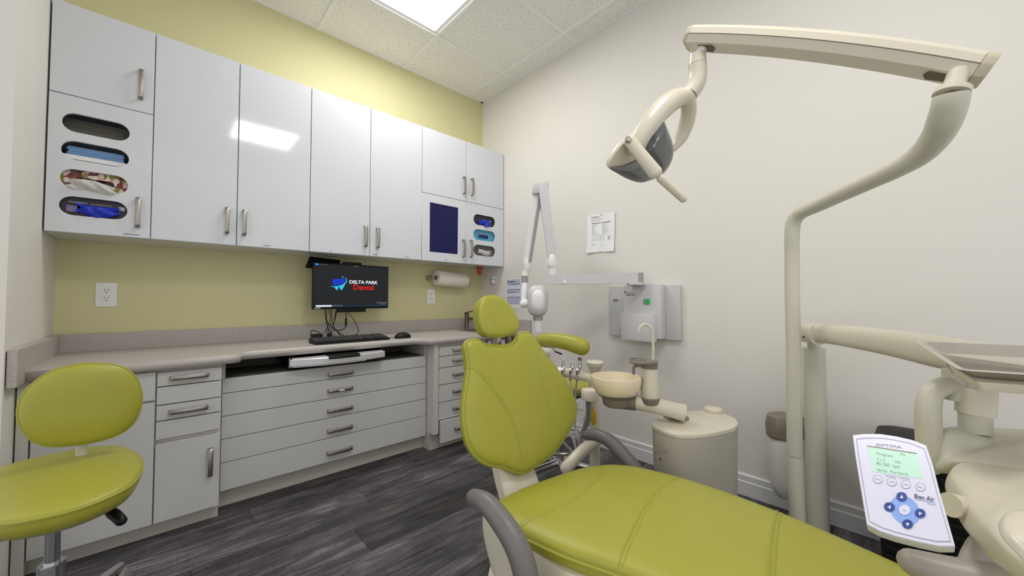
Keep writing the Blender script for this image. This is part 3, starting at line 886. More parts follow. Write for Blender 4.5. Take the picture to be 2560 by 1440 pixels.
rect(.5, .03, .57, .042, M_INK2, 'icon'); rect(.02, .962, .09, .985, M_INK2, 'badge')
for k in range(6): rect(.82 + k * .028, .855, .838 + k * .028, .868, M_INK2, 'icon')
rect(.86, .89, .96, .9, M_INK2, 'icon')
q = at(880, 775, y=YMn + .02)
obj('speaker_bar', Box((at(845, 770, y=YMn).x, YMn + .004, mz0 - .022), (at(915, 770, y=YMn).x, YMn + .035, mz0 + .002), .002), M_BLACK, t)
obj('camera_bar', Box((at(860, 655, y=YMn).x, YMn + .012, mz1 - .004), (at(906, 655, y=YMn).x, YMn + .03, mz1 + .016), .002), M_BLACK, t)
# wall arm + shelf plate behind the monitor
a0 = at(767, 665, y=2.56); a1 = at(850, 650, y=2.56)
mt_ = thing('monitor_bracket', 'black metal bracket and mini computer hung under the wall cabinet behind the monitor', 'bracket', (a0.x + .06, 2.58, ZB - .08))
P = [at(776, 641, y=2.58), at(851, 650, y=2.58), at(851, 676, y=2.545), at(765, 669, y=2.545)]
bm = bmesh.new(); prism(bm, P, (0, .028, 0), .002)
obj('tray_plate', bm, M_BLACK, mt_)
obj('wall_arm', Box((mx0 + .2, YMn + .03, mz0 + .08), (mx0 + .26, YB - .002, mz0 + .16), .004), M_BLACK, mt_)
obj('vesa_plate', Box((mx0 + .17, YMn + .03, mz0 + .07), (mx0 + .29, YMn + .038, mz0 + .19), .003), M_BLACK, mt_)
# cables
CABL = 'one of the thin black cables tangled between monitor and keyboard'
def cable(pts, r=.0022, lab=None, grp='black cables on and above the worktop'):
    o = obj('cable', Sweep(pts, r, seg=8, smooth=6, cap='flat'), M_BLACK, origin=pts[-1])
    return tag(o, lab or CABL, 'cable', grp)
def cp(px, py, y): return at(px, py, y=y)
cable([cp(812, 772, 2.535), cp(815, 800, 2.54), cp(822, 825, 2.55), cp(840, 842, 2.5), cp(862, 846, 2.44)], lab='thin black cable at the far left of the bundle under the monitor')
cable([cp(822, 772, 2.535), cp(826, 795, 2.55), cp(818, 818, 2.56), cp(812, 838, 2.52), cp(835, 848, 2.42)], lab='thin black cable curling left then back towards the keyboard under the monitor')
cable([cp(816, 772, 2.54), cp(818, 806, 2.56), cp(834, 822, 2.55), cp(848, 832, 2.5), cp(870, 846, 2.42)], lab='thin black cable swinging right across the bundle under the monitor')
cable([cp(828, 772, 2.535), cp(829, 805, 2.54), cp(816, 835, 2.53), cp(826, 846, 2.44)], lab='thin straight black cable on the right side of the left bundle under the monitor')
cable([cp(842, 776, 2.54), cp(838, 795, 2.54), cp(833, 815, 2.54), cp(850, 838, 2.5), cp(846, 848, 2.42)], .003, lab='thick black cable hanging just left of the bar under the monitor')
cable([cp(840, 776, 2.54), cp(833, 812, 2.54), cp(822, 832, 2.52), cp(800, 845, 2.46), cp(812, 850, 2.40)], lab="black cable from beside the monitor's bar down to the power adapter")
cable([cp(865, 782, 2.52), cp(866, 800, 2.52), cp(864, 818, 2.5), cp(852, 826, 2.48), cp(836, 826, 2.48), cp(822, 836, 2.46)], .0026, lab='black cable with a connector bulge hanging from the bar under the monitor')
cable([cp(870, 782, 2.52), cp(885, 800, 2.50), cp(896, 826, 2.46), cp(889, 838, 2.40), cp(878, 845, 2.36)], .0022, 'black cable looping from the right underside of the monitor to the keyboard')
cable([cp(800, 832, 2.5), cp(780, 826, 2.5), cp(777, 842, 2.46), cp(786, 848, 2.4)], .0026, 'black cable loop at the left of the power adapter')
ad = at(812, 843, z=ZK)
y_ad = 2.40; xa_ = at(805, 843, y=y_ad).x
o = obj('power_adapter', Box((xa_ - .055, y_ad - .02, ZK), (xa_ + .05, y_ad + .03, ZK + .042), .006), M_BLACK, origin=(xa_, y_ad, ZK))
tag(o, 'black power adapter brick lying behind the left end of the keyboard', 'power adapter')
o = obj('cable_ferrite', Sweep([cp(865, 798, 2.515), cp(865, 812, 2.505)], .007, seg=10), M_BLACK, origin=cp(865, 805, 2.51))
tag(o, 'small black connector bulge on the cable below the monitor', 'connector')
xs2 = at(814, 838, y=2.33).x
t = thing('cable_clip', 'clear plastic upright strap in front of the power adapter', 'clip', (xs2, 2.33, ZK))
obj('strap', Box((xs2 - .012, 2.345, ZK), (xs2 + .012, 2.348, ZK + .052), .001), mat('smoky clear plastic', '77777a', .3), t)
obj('foot', Box((xs2 - .014, 2.335, ZK), (xs2 + .014, 2.36, ZK + .003)), mat('smoky clear plastic', '77777a', .3), t)

# keyboard
k0, k1, k2, k3 = (at(*p, z=ZK + .012) for p in ((790, 862), (974, 846), (960, 838.5), (783, 851)))
k0 = V((k0.x, 2.21, 0)); 
kx0, kx1 = at(788, 860, z=ZK).x, at(974, 847, z=ZK).x
ky = at(880, 856, z=ZK).y
kf = at(790, 863, z=ZK); kg = at(975, 849, z=ZK)
ud = (V((kg.x, kg.y, 0)) - V((kf.x, kf.y, 0))); KL = ud.length; ud.normalize(); vd = V((-ud.y, ud.x, 0))
KO = V((kf.x, kf.y, ZK)); KD = .135
t = thing('keyboard', 'black full-size keyboard on the worktop below the monitor', 'keyboard', KO + ud * KL / 2)
bm = bmesh.new()
prism(bm, [KO, KO + V((0, 0, .010)), KO + vd * .02 + V((0, 0, .014)), KO + vd * KD + V((0, 0, .026)), KO + vd * KD], ud * KL, .002)
obj('case', bm, M_BLACK, t)
for blk, (a, b, rows) in enumerate(((.012, .66, 5), (.68, .80, 5), (.82, .985, 5))):
    bm = bmesh.new(); ncol = {0: 15, 1: 3, 2: 4}[blk]
    for r in range(rows):
        for c in range(ncol):
            u0 = KL * (a + (b - a) * c / ncol) + .0012; u1 = KL * (a + (b - a) * (c + 1) / ncol) - .0012
            v0 = .022 + .021 * r + .0012; v1 = v0 + .0186
            z0 = .013 + v0 * .1; z1 = z0 + .006
            q = [KO + ud * u0 + vd * v0, KO + ud * u1 + vd * v0, KO + ud * u1 + vd * v1, KO + ud * u0 + vd * v1]
            hexa(bm, [p + V((0, 0, z0)) for p in q], [p + (sum(q, V()) / 4 - p) * .15 + V((0, 0, z1)) for p in q])
    kk = obj('keys', bm, M_KEY, t, smooth=False); kk['kind'] = 'stuff'
cable([KO + ud * .30 + vd * KD + V((0, 0, .012)), KO + ud * .33 + vd * (KD + .03) + V((0, 0, .006)), KO + ud * .40 + vd * (KD + .05) + V((0, 0, .004)), KO + ud * .24 + vd * (KD + .09) + V((0, 0, .004)), cp(850, 842, 2.44)], .0018, 'thin black keyboard lead curling on the worktop behind the keys')
mo = at(1007, 845, z=ZK)
t = thing('computer_mouse', 'black computer mouse on the worktop right of the keyboard', 'mouse', mo)
outm = [mo + V((math.cos(a) * .055, math.sin(a) * .031, .004)) for a in [2 * PI * i / 12 for i in range(12)]]
obj('shell', Pad(outm, (0, 0, 1), .032, .004, mf=2.0), M_BLACK, t)
obj('wheel', Lathe([(.006, -.003), (.007, 0), (.006, .003)], mo + V((-.03, 0, .028)), (0, 1, 0), seg=14), M_KEY, t)
cable([mo + V((-.055, .0, .008)), mo + V((-.11, .04, .004)), mo + V((-.20, .08, .004)), mo + V((-.3, .06, .004)), mo + V((-.36, .10, .004))], .0016, 'thin black mouse lead running left along the worktop')

# outlets
def outlet(c, n, u, label):
    n = V(n); u = V(u); z_ = V((0, 0, 1)); c = V(c)
    t = thing('wall_outlet', label, 'outlet', c)
    def slab(u0, u1, z0, z1, d0, d1, nm, mt, bev=.001):
        bm = bmesh.new()
        q = [c + u * a + z_ * b + n * d0 for a, b in ((u0, z0), (u1, z0), (u1, z1), (u0, z1))]
        prism(bm, q, n * (d1 - d0), bev); return obj(nm, bm, mt, t, smooth=False)
    slab(-.036, .036, -.058, .058, 0, .006, 'cover_plate', M_WHITEP, .0015)
    slab(-.0175, .0175, -.034, .034, .0055, .0085, 'socket_face', M_WHITEP)
    for s in (-1, 1):
        for k in (-.0065, .0065): slab(k - .0012, k + .0012, s * .019 - .0045 + .004, s * .019 + .0045 + .004, .0078, .0090, 'slot', M_INK, 0)
        slab(-.0025, .0025, s * .019 - .0095, s * .019 - .005, .0078, .0090, 'slot', M_INK, 0)
    return t
oc = at(266, 737, y=YB); outlet((oc.x, YB, oc.z), (0, -1, 0), (1, 0, 0), 'white double wall outlet on the yellow wall near the left corner')
oc = at(1077, 741, y=YB); outlet((oc.x, YB, oc.z), (0, -1, 0), (1, 0, 0), 'white double wall outlet on the yellow wall under the paper towel roll')
oc = at(1447, 1000, x=XR); outlet((XR, oc.y, oc.z), (-1, 0, 0), (0, -1, 0), 'white double wall outlet low on the cream wall behind the chair')

# paper towel
ya = 2.60
pa, pb = at(1090, 694, y=ya), at(1163, 703, y=ya)
zc_ = (pa.z + pb.z) / 2; R_ = .060
ta_ = (pb - pa).normalized(); tl_ = (pb - pa).length
t = thing('paper_towel_roll', 'white paper towel roll hung on the yellow wall right of the monitor', 'paper towel', ((pa.x + pb.x) / 2, ya, zc_ - R_))
obj('roll', Lathe([(.019, 0), (R_ - .003, 0), (R_, .004), (R_, tl_ - .004), (R_ - .003, tl_), (.019, tl_)], pa, ta_, capb=False, capt=False), M_TOWEL, t)
obj('core', Lathe([(.019, -.001), (.019, tl_ + .001)], pa, ta_, capb=False, capt=False), mat('cardboard core', '9a8e7c', .9), t)
bm = bmesh.new(); q = [pa + ta_ * .002 + V((0, -R_ - .001, -.006)), pb - ta_ * .002 + V((0, -R_ - .001, -.006)), pb - ta_ * .002 + V((0, -R_ - .001, -.003)), pa + ta_ * .002 + V((0, -R_ - .001, -.003))]
prism(bm, q, (0, .004, 0)); obj('sheet_edge', bm, M_TOWEL, t, smooth=False)
t = thing('towel_holder', 'chrome bracket holding the paper towel roll', 'towel holder', (pa.x - .03, YB, zc_))
obj('rod', Sweep([pa - ta_ * .03, pb + ta_ * .01], .006), M_STEEL, t)
obj('arm', Sweep([(pa.x - .025, YB - .004, zc_ + .01), (pa.x - .03, ya + .03, zc_ + .008), (pa.x - .025, ya, zc_)], [.016, .012, .010], smooth=4), M_STEEL, t)
obj('mount_disc', Lathe([(.024, 0), (.022, .006)], (pa.x - .025, YB, zc_ + .01), (0, -1, 0)), M_STEEL, t)

# red fitting, white clip box
rc = at(1199, 668, y=2.54)
t = thing('red_dispenser', 'small red plastic dispenser hanging under the right corner cabinet', 'dispenser', (rc.x, 2.54, ZB - .05))
obj('flange', Lathe([(.034, 0), (.034, .005)], (rc.x, 2.54, ZB - .0055), seg=20), M_RED, t)
obj('cup', Lathe([(.014, 0), (.019, .008), (.022, .05), (.023, .06)], (rc.x, 2.54, ZB - .066), seg=20), M_RED, t)
cx_ = at(1233, 701, x=XR)
t = thing('wall_clip', 'small clear-white plastic hook box on the cream wall under the corner cabinet', 'wall hook', (XR, cx_.y, cx_.z))
obj('back_plate', Box((XR - .006, cx_.y - .04, cx_.z - .035), (XR, cx_.y + .04, cx_.z + .035), .003), M_LGREY, t)
obj('hook', Box((XR - .03, cx_.y - .035, cx_.z - .03), (XR - .006, cx_.y - .005, cx_.z + .005), .006), M_WHITEP, t)
obj('hook', Box((XR - .03, cx_.y - .035, cx_.z + .008), (XR - .006, cx_.y - .008, cx_.z + .034), .006), M_WHITEP, t)

# ---- papers on the right wall
def wallsheet(name, label, tlx, y0, y1, z0, z1, tilt=0., mt=M_PAPER, cat='poster'):
    t = thing(name, label, cat, (XR, (y0 + y1) / 2, (z0 + z1) / 2))
    cy, cz = (y0 + y1) / 2, (z0 + z1) / 2
    def P(u, v, e):      # u to the right (-y), v down, 0..1
        a = (u - .5) * (y0 - y1); b = (.5 - v) * (z1 - z0)
        return V((XR - e, cy + a * math.cos(tilt) + b * math.sin(tilt), cz + b * math.cos(tilt) - a * math.sin(tilt)))
    return t, P
def sheetrect(t, P, u0, v0, u1, v1, mt, e=.0025, th=.0003, name='print'):
    bm = bmesh.new(); prism(bm, [P(u0, v0, e), P(u1, v0, e), P(u1, v1, e), P(u0, v1, e)], (-th, 0, 0)); return obj(name, bm, mt, t, smooth=False)

# notice: note y0 (near, right in the picture) < y1
ya_, yb_ = at(1538, 580, x=XR).y, at(1469, 585, x=XR).y
za_, zb2 = at(1505, 630, x=XR).z, at(1503, 535, x=XR).z
t, P0 = wallsheet('paper_notice', 'white printed form pinned to the cream wall right of the x-ray arm', 0, ya_, yb_, za_, zb2, -.03, cat='paper')
def curl(u, v): return .003 + .006 * abs(u - .5) ** 1.5 * 2 + (.006 * max(0, v - .8) * 5 * abs(u - .5) * 2)
bm = bmesh.new(); g = [[[bm.verts.new(P0(i / 8, j / 8, curl(i / 8, j / 8) + k)) for j in range(9)] for i in range(9)] for k in (0, .0006)]
for k in (0, 1):
    for i in range(8):
        for j in range(8): bm.faces.new((g[k][i][j], g[k][i + 1][j], g[k][i + 1][j + 1], g[k][i][j + 1]))
bmesh.ops.recalc_face_normals(bm, faces=bm.faces)
obj('sheet', bm, M_PAPER, t, smooth=False)
def Pn(u, v, e): return P0(u, v, e + .0011 + .003 + .006 * abs(u - .5) ** 1.5 * 2 + (.006 * max(0, v - .8) * 5 * abs(u - .5) * 2))
def nrect(u0, v0, u1, v1, mt):
    bm = bmesh.new()
    n = 4
    for k in range(n):
        a = u0 + (u1 - u0) * k / n; b = u0 + (u1 - u0) * (k + 1) / n
        prism(bm, [Pn(a, v0, 0), Pn(b, v0, 0), Pn(b, v1, 0), Pn(a, v1, 0)], (-.0002, 0, 0))
    obj('print', bm, mt, t, smooth=False)
nrect(.14, .055, .44, .070, M_INK); nrect(.5, .055, .75, .06, M_INK2)
for k in range(5): nrect(.15, .09 + k * .022, .15 + random.uniform(.2, .45), .096 + k * .022, M_INK2)
nrect(.17, .222, .50, .238, M_INK); nrect(.53, .222, .85, .238, M_INK)
for k in range(15):
    v = .26 + k * .019
    nrect(.18, v, .18 + random.uniform(.08, .26), v + .006, M_INK2); nrect(.55, v, .55 + random.uniform(.06, .26), v + .006, M_INK2)
nrect(.18, .555, .80, .56, M_INK2); nrect(.4, .58, .68, .586, M_INK2); nrect(.18, .60, .6, .605, M_INK2)
for k in range(5): nrect(.18 + k * .1, .62, .245 + k * .1, .69, mat('pale grey print', 'd5d5de', .8))
nrect(.76, .6, .85, .69, M_INK2)
for k in range(3): nrect(.18, .77 + k * .018, .34 - k * .03, .776 + k * .018, M_INK2)
nrect(.52, .79, .66, .796, M_INK2); nrect(.44, .84, .58, .846, M_INK2)
for u, v in ((.5, .02), (.5, .985)):
    obj('pin', Lathe([(.003, 0), (.004, .004), (.002, .007)], P0(u, v, .003), (-1, 0, 0), seg=10), M_STEEL, t)

ya_, yb_ = at(1303.5, 740, x=XR).y, at(1266, 735, x=XR).y
za_, zb2 = at(1285, 770, x=XR).z, at(1285, 696, x=XR).z
t, P0 = wallsheet('instruction_chart', 'laminated blue-grey instruction chart on the cream wall behind the headrest', 0, ya_, yb_, za_, zb2)
sheetrect(t, P0, 0, 0, 1, 1, M_PAPER, .001, .0012, 'sheet')
sheetrect(t, P0, .05, .03, .95, .88, mat('chart lavender', 'b9bdd6', .5), .0023)
sheetrect(t, P0, .08, .10, .62, .13, M_INK, .0027)
sheetrect(t, P0, .3, .185, .92, .2, M_INK, .0027); sheetrect(t, P0, .08, .46, .68, .475, M_INK, .0027)
for k in range(4):
    for v in (.24, .50):
        sheetrect(t, P0, .09 + k * .22, v, .26 + k * .22, v + .11, mat('chart cell', 'dfe6f4', .5), .0027)
        sheetrect(t, P0, .10 + k * .22, v + .13, .25 + k * .22, v + .16, mat('chart caption', '8d90a6', .6), .0027)

# ================================================================ x-ray unit on the right wall
t = thing('xray_unit', 'light grey wall-mounted dental x-ray machine with folding arm and tube head', 'x-ray machine', (XR, 1.12, .72))
ypl, ypr = at(1524, 780, x=2.10).y, at(1700, 780, x=2.09).y
zp0, zp1 = .728, 1.035
obj('wall_plate', Box((2.095, ypr, zp0), (XR - .001, ypl, zp1), .004), M_PLATE, t)
xf = 2.035
yb0, yb1 = at(1658, 780, x=2.06).y, at(1559, 760, x=xf).y
hb = bmesh.new(); box(hb, (xf, yb0, zp0 + .005), (2.095, yb1, zp1 + .004), .010)
hs = obj('housing', hb, M_LGREY, t)
xf2 = 2.01
yb2 = at(1552, 810, x=xf2).y; yb3 = at(1636, 810, x=xf2).y
zl = at(1600, 784, x=xf2).z
bm = bmesh.new()
q = [V((xf + .003, yb3, 0)), V((xf2, yb3 + .012, 0)), V((xf2, yb2, 0)), (V((xf + .003, yb2, 0)))]
hexa(bm, [p + V((0, 0, zp0 - .012)) for p in q], [p + V((0, 0, zl)) for p in q], .005)
obj('lower_cover', bm, M_LGREY, t)
sw = at(1620, 754, x=xf)
obj('switch_recess', Box((xf - .0015, sw.y - .012, sw.z - .018), (xf + .004, sw.y + .03, sw.z + .016), .001), M_MGREY, hs)
obj('power_switch', Box((xf - .005, sw.y - .011, sw.z - .015), (xf + .002, sw.y + .012, sw.z + .014), .001), M_GREENSW, hs)
tl = at(1563, 733, x=xf)
obj('lettering', text('Belmont', (xf - .0008, tl.y - .008, tl.z), (0, -1, 0), (0, 0, 1), .014, .0004), M_MGREY, hs, smooth=False)
obj('lettering', text('PHOT-X II', (xf - .0008, tl.y - .005, tl.z - .015), (0, -1, 0), (0, 0, 1), .013, .0004, .0003), M_INK, hs, smooth=False)
obj('logo', Box((xf - .0008, tl.y - .004, tl.z), (xf, tl.y + .004, tl.z + .01)), M_INK, hs, smooth=False)
lb = at(1538, 735, x=2.095)
obj('sticker', Box((2.0945, lb.y - .036, lb.z - .06), (2.0955, lb.y + .03, lb.z + .03)), M_LGREY, t, smooth=False)
for dz_ in (-.038, -.047): obj('sticker_print', Box((2.0940, lb.y - .022, lb.z + dz_), (2.0946, lb.y + .016, lb.z + dz_ + .005)), M_INK, t, smooth=False)
# horizontal arm
pv = at(1590, 712, d=2.18); py_ = V((pv.x, pv.y, zp1))
E0 = at(1609, 697, d=2.16); E1 = at(1368, 698, d=2.33)
E1.z = E0.z = (E0.z + E1.z) / 2
obj('pivot', Lathe([(.05, 0), (.05, .012), (.035, .014), (.035, E0.z - .026 - zp1)], (pv.x, pv.y, zp1 + .003), seg=28), M_LGREY, t)
obj('top_bracket', Box((pv.x - .02, pv.y - .04, zp1 - .002), (2.11, pv.y + .04, zp1 + .010), .003), M_LGREY, t)
ax = (E0 - E1).normalized()
arm = obj('extension_arm', Sweep([E1, E0 - ax * .03], .042, seg=4, up=(0, 0, 1), ea=.8, eb=1.0, cap='flat'), M_LGREY, t)
obj('end_cap', Sweep([E0 - ax * .03, E0], .0425, seg=4, up=(0, 0, 1), ea=.8, eb=1.0, cap='flat'), M_MGREY, arm)
hk = at(1416, 706, d=2.28)
obj('hook', Sweep([hk + V((0, 0, .01)), hk + V((-.03, -.01, -.012)), hk + V((-.035, -.01, .01))], .006, smooth=4), M_WHITEP, arm)
# knuckles and folding arms
K1 = at(1381, 655, d=2.33); K2 = at(1318, 660, d=2.42); TP = at(1354, 470, d=2.38)
obj('knuckle', Ellipsoid(K1, .034, .030, .055, Z=(0, 0, 1), p=2.4), M_WHITEP, t)
obj('knuckle_neck', Sweep([K1 + V((0, 0, -.04)), V((K1.x, K1.y, E1.z + .03))], [.027, .024], cap='flat'), M_WHITEP, t)
def beam(a, b, w, h, side_shift, mt, name, up):
    return obj(name, Sweep([a, b], w, seg=4, up=up, ea=1., eb=h / w, cap='flat'), mt, t)
beam(at(1357, 468, d=2.36), K1 + V((0, 0, .02)), .040, .032, 0, M_LGREY, 'upper_arm', RT.cross(V((0, 0, 1))))
beam(at(1348, 470, d=2.39), K2 + V((0, 0, .0)), .038, .03, 0, M_WHITEP, 'lower_arm', RT.cross(V((0, 0, 1))))
bm = Sweep([at(1352, 482, d=2.365), at(1325, 655, d=2.395)], .012, seg=4, up=RT.cross(V((0, 0, 1))), ea=1.2, eb=.6, cap='flat')
obj('arm_groove', bm, M_MGREY, t)
bm = bmesh.new(); q = [at(*p, d=2.34) for p in ((1333, 459), (1346, 454), (1372, 452), (1373, 470), (1366, 480), (1334, 484), (1331, 475))]
prism(bm, q, FW * .08, .006); obj('elbow_cap', bm, M_LGREY, t)
obj('knuckle', Ellipsoid(K2, .026, .028, .06, p=2.4), M_WHITEP, t)
sw0 = at(1312, 678, d=2.42); sw1 = at(1312, 712, d=2.42)
obj('yoke_stem', Sweep([sw0, at(1312, 690, d=2.42)], .024, cap='flat', seg=20), M_WHITEP, t)
obj('yoke_collar', Sweep([at(1312, 688, d=2.42), at(1312, 706, d=2.42)], .021, cap='flat', seg=20), M_MGREY, t)
obj('yoke', Sweep([at(1312, 706, d=2.42), at(1311, 725, d=2.41), at(1310, 748, d=2.40), at(1312, 762, d=2.38)], [.018, .021, .022, .020], smooth=4), M_WHITEP, t)
obj('yoke_pivot', Sweep([at(1308, 760, d=2.38), at(1330, 756, d=2.36)], .024, cap='round'), M_WHITEP, t)
HC_ = at(1344, 752, d=2.36)
hd = obj('tube_head', Ellipsoid(HC_, .066, .062, .098, X=RT, p=2.8), M_LGREY, t)
obj('head_cover', Ellipsoid(HC_ - FW * .028 + V((0, 0, .002)), .046, .042, .074, X=RT, p=2.6), M_WHITEP, hd)
obj('head_collar', Lathe([(.032, 0), (.030, -.022)], at(1345, 792, d=2.36), (0, 0, 1)), M_MGREY, hd)
obj('cone', Lathe([(.029, 0), (.026, -.075), (.022, -.075)], at(1345, 799, d=2.36), (0, 0, 1)), M_WHITEP, hd)

# ================================================================ assistant stool behind the chair
t = thing('assistant_stool', 'lime green assistant stool with curved padded arm behind the dental chair', 'stool', (1.62, 1.36, 0))
D = 2.05
arm_pts = [(1352, 862), (1385, 853), (1420, 862), (1448, 872), (1462, 884), (1457, 905)]
ap = [at(px, py, d=D + dd) for (px, py), dd in zip([(1352, 851), (1385, 850), (1415, 855), (1440, 862), (1456, 868)], (0.06, .02, -.01, -.04, -.06))]
obj('arm_pad', Sweep(ap, [.034, .040, .042, .046, .044], seg=20, smooth=5, ea=.9, eb=1.0), M_VINYL, t)
pc = at(1369, 880, d=D + .03)
obj('arm_mount', Box(pc + V((-.03, -.03, .0)), pc + V((.03, .03, .025)), .004), M_WHITEP, t)
obj('arm_lever', Sweep([pc + V((.02, -.02, .008)), pc + V((.06, -.05, -.012))], .004), M_BLACK, t)
obj('arm_post', Sweep([pc, pc + V((0, 0, -.32))], .012, cap='flat'), M_CHROME, t)
obj('post_sleeve', Sweep([pc + V((0, 0, -.07)), pc + V((0, 0, -.30))], .017, cap='flat'), M_CHROME, t)
sc_ = at(1400, 962, d=D - .05)
so = [sc_ + V((math.cos(a) * .18, math.sin(a) * .18, 0)) for a in [2 * PI * i / 16 for i in range(16)]]
obj('seat', Pad(so, (0, 0, 1), .035, .045, mf=3, mb=2.2), M_VINYL, t)
obj('seat_seam', Sweep([p + V((0, 0, .0)) for p in so], .003, seg=6, closed=True, smooth=3), M_SEAM, t)
obj('seat_plate', Box(sc_ + V((-.1, -.1, -.06)), sc_ + V((.1, .1, -.045)), .01), M_BLACK, t)
obj('gas_lift', Sweep([sc_ + V((0, 0, -.05)), V((sc_.x, sc_.y, .10))], .02, cap='flat'), M_CHROME, t)
obj('foot_ring', Sweep([V((sc_.x + math.cos(a) * .19, sc_.y + math.sin(a) * .19, .22)) for a in [2 * PI * i / 20 for i in range(20)]], .009, closed=True, smooth=2), M_CHROME, t)
for i in range(3):
    a = i * 2 * PI / 3
    obj('ring_spoke', Sweep([V((sc_.x, sc_.y, .22)), V((sc_.x + math.cos(a) * .19, sc_.y + math.sin(a) * .19, .22))], .006), M_CHROME, t)
def star_base(t, cx, cy, rad, rot, h=.085):
    for i in range(5):
        a = rot + i * 2 * PI / 5; dx, dy = math.cos(a), math.sin(a)
        leg = obj('leg', Sweep([V((cx + dx * .02, cy + dy * .02, h + .02)), V((cx + dx * rad * .6, cy + dy * rad * .6, h)), V((cx + dx * rad, cy + dy * rad, h - .02))], [.022, .018, .014], smooth=3, up=(0, 0, 1), ea=1, eb=.8), M_CHROME, t)
        c = V((cx + dx * rad, cy + dy * rad, .026))
        ws = bmesh.new()
        ax_ = V((-dy, dx, 0))
        for s in (-1, 1): lathe(ws, [(.012, -.008), (.026, -.006), (.026, .006), (.012, .008)], c + ax_ * (s * .014), ax_, seg=18)
        sweep(ws, [c, V((c.x, c.y, h - .02))], .006)
        obj('caster', ws, mat('caster grey', '8d8b86', .5), t)
star_base(t, sc_.x, sc_.y, .27, .3)
t.location = t.location  # base stays on the floor

# ================================================================ dental chair
t = thing('dental_chair', 'lime green upholstered dental chair with cream base and grey armrests', 'dental chair', (.95, .95, 0))
ZS = .40
# ---- seat and leg rest pad
near = [at(*p, z=ZS) for p in ((1240, 1243), (1262, 1290), (1312, 1345), (1370, 1378), (1440, 1412))]
far = [at(*p, z=ZS) for p in ((1370, 1160), (1440, 1148), (1510, 1150), (1600, 1160), (1700, 1178), (1800, 1203), (1880, 1235), (1945, 1265), (2060, 1318), (2160, 1380))]
for p in far: p.z = ZS - .012
seat_outline = ([V((.640, .30, ZS)), V((.632, .50, ZS))][::1])
xs_near = [V((near[i].x, near[i].y, ZS)) for i in range(5)]
OUT = [V((.72, .835, ZS)), V((.82, .838, ZS)), V((.95, .822, ZS)), V((1.06, .80, ZS)), V((1.15, .755, ZS)), V((1.205, .68, ZS)), V((1.235, .56, ZS)),
       V((1.245, .42, ZS)), V((1.235, .28, ZS)), V((1.215, .12, ZS)), V((1.19, -.05, ZS)), V((1.16, -.25, ZS)), V((1.12, -.42, ZS)), V((1.03, -.50, ZS)), V((.94, -.52, ZS)), V((.85, -.50, ZS)),
       V((.76, -.42, ZS)), V((.745, -.25, ZS)), V((.752, -.05, ZS)), V((.756, .14, ZS))] + [V((.752, .30, ZS)), V((.735, .40, ZS)), V((.708, .49, ZS)), V((.686, .56, ZS)), V((.668, .66, ZS)), V((.660, .76, ZS)), V((.672, .81, ZS))]
def seat_bend(p):
    # leg rest slopes down gently towards the foot, small dip at the hip
    q = p.copy()
    if q.y < .28: q.z -= (.28 - q.y) ** 1.6 * .10
    return q
def seat_top(x, y):
    """height of the seat pad's upper face"""
    O = catmull(OUT, 5, True); c = sum(O, V()) / len(O)
    d = V((x, y, 0)) - V((c.x, c.y, 0)); a = math.atan2(d.y, d.x)
    best = None
    for i in range(len(O)):
        p = O[i] - c; q = O[(i + 1) % len(O)] - c
        den = d.x * (q.y - p.y) - d.y * (q.x - p.x)
        if abs(den) < 1e-12: continue
        s = (p.x * (q.y - p.y) - p.y * (q.x - p.x)) / den
        u = (p.x * d.y - p.y * d.x) / den
        if s > 0 and -1e-6 <= u <= 1 + 1e-6: best = s
    r = 1 / best if best else 0
    r = min(r, 1)
    h = .036 * max(0, 1 - r ** 3.2) ** (1 / 3.2)
    return seat_bend(V((x, y, ZS - .03 + h))).z
OUTs = [V((p.x, p.y, ZS - .03)) for p in OUT]
seat = obj('seat', Pad(OUTs, (0, 0, 1), .036, .05, n=5, mf=3.2, mb=3.2, bend=seat_bend, rings=16), M_VINYL, t)
obj('piping', Sweep([seat_bend(p) for p in catmull(OUTs, 5, True)], .0048, seg=8, closed=True), M_SEAM, seat)
def seam(pts, parent, dbl=True, r=.0022, fn=None, z=ZS):
    Q = [at(px, py, z=z) for px, py in pts]
    Q = catmull(Q, 8)
    Q = [V((p.x, p.y, fn(p.x, p.y) - .0004)) for p in Q]
    bm = bmesh.new(); sweep(bm, Q, r, seg=6)
    if dbl:
        Q2 = []
        for i, p in enumerate(Q):
            d = (Q[min(i + 1, len(Q) - 1)] - Q[max(i - 1, 0)]).normalized(); s = V((-d.y, d.x, 0))
            a = p + s * .010; Q2.append(V((a.x, a.y, fn(a.x, a.y) - .0004)))
        sweep(bm, Q2, r * .7, seg=6)
    return obj('seam', bm, M_SEAM, parent)
seam([(1300, 1306), (1360, 1287), (1430, 1255), (1480, 1215), (1508, 1180), (1514, 1156)], seat, fn=seat_top)
seam([(1700, 1182), (1655, 1220), (1610, 1275), (1575, 1345), (1548, 1400), (1535, 1450)], seat, fn=seat_top)
seam([(1943, 1268), (1932, 1330), (1925, 1390), (1920, 1440), (1916, 1500)], seat, fn=seat_top, r=.003)
# ---- under body
bm = bmesh.new()
q = [V((.68, .74, 0)), V((1.18, .70, 0)), V((1.20, .30, 0)), V((1.12, -.40, 0)), V((.78, -.40, 0)), V((.67, .30, 0))]
hexa(bm, [p + V((0, 0, ZS - .125)) for p in q], [p + V((0, 0, ZS - .055)) for p in q], .02)
obj('seat_frame', bm, M_CREAM, t)
obj('pedestal', Pad([V((.92 + math.cos(a) * .17, .62 + math.sin(a) * .30, .17)) for a in [2 * PI * i / 16 for i in range(16)]], (0, 0, 1), .13, .13, mf=6, mb=6), M_CREAM, t)
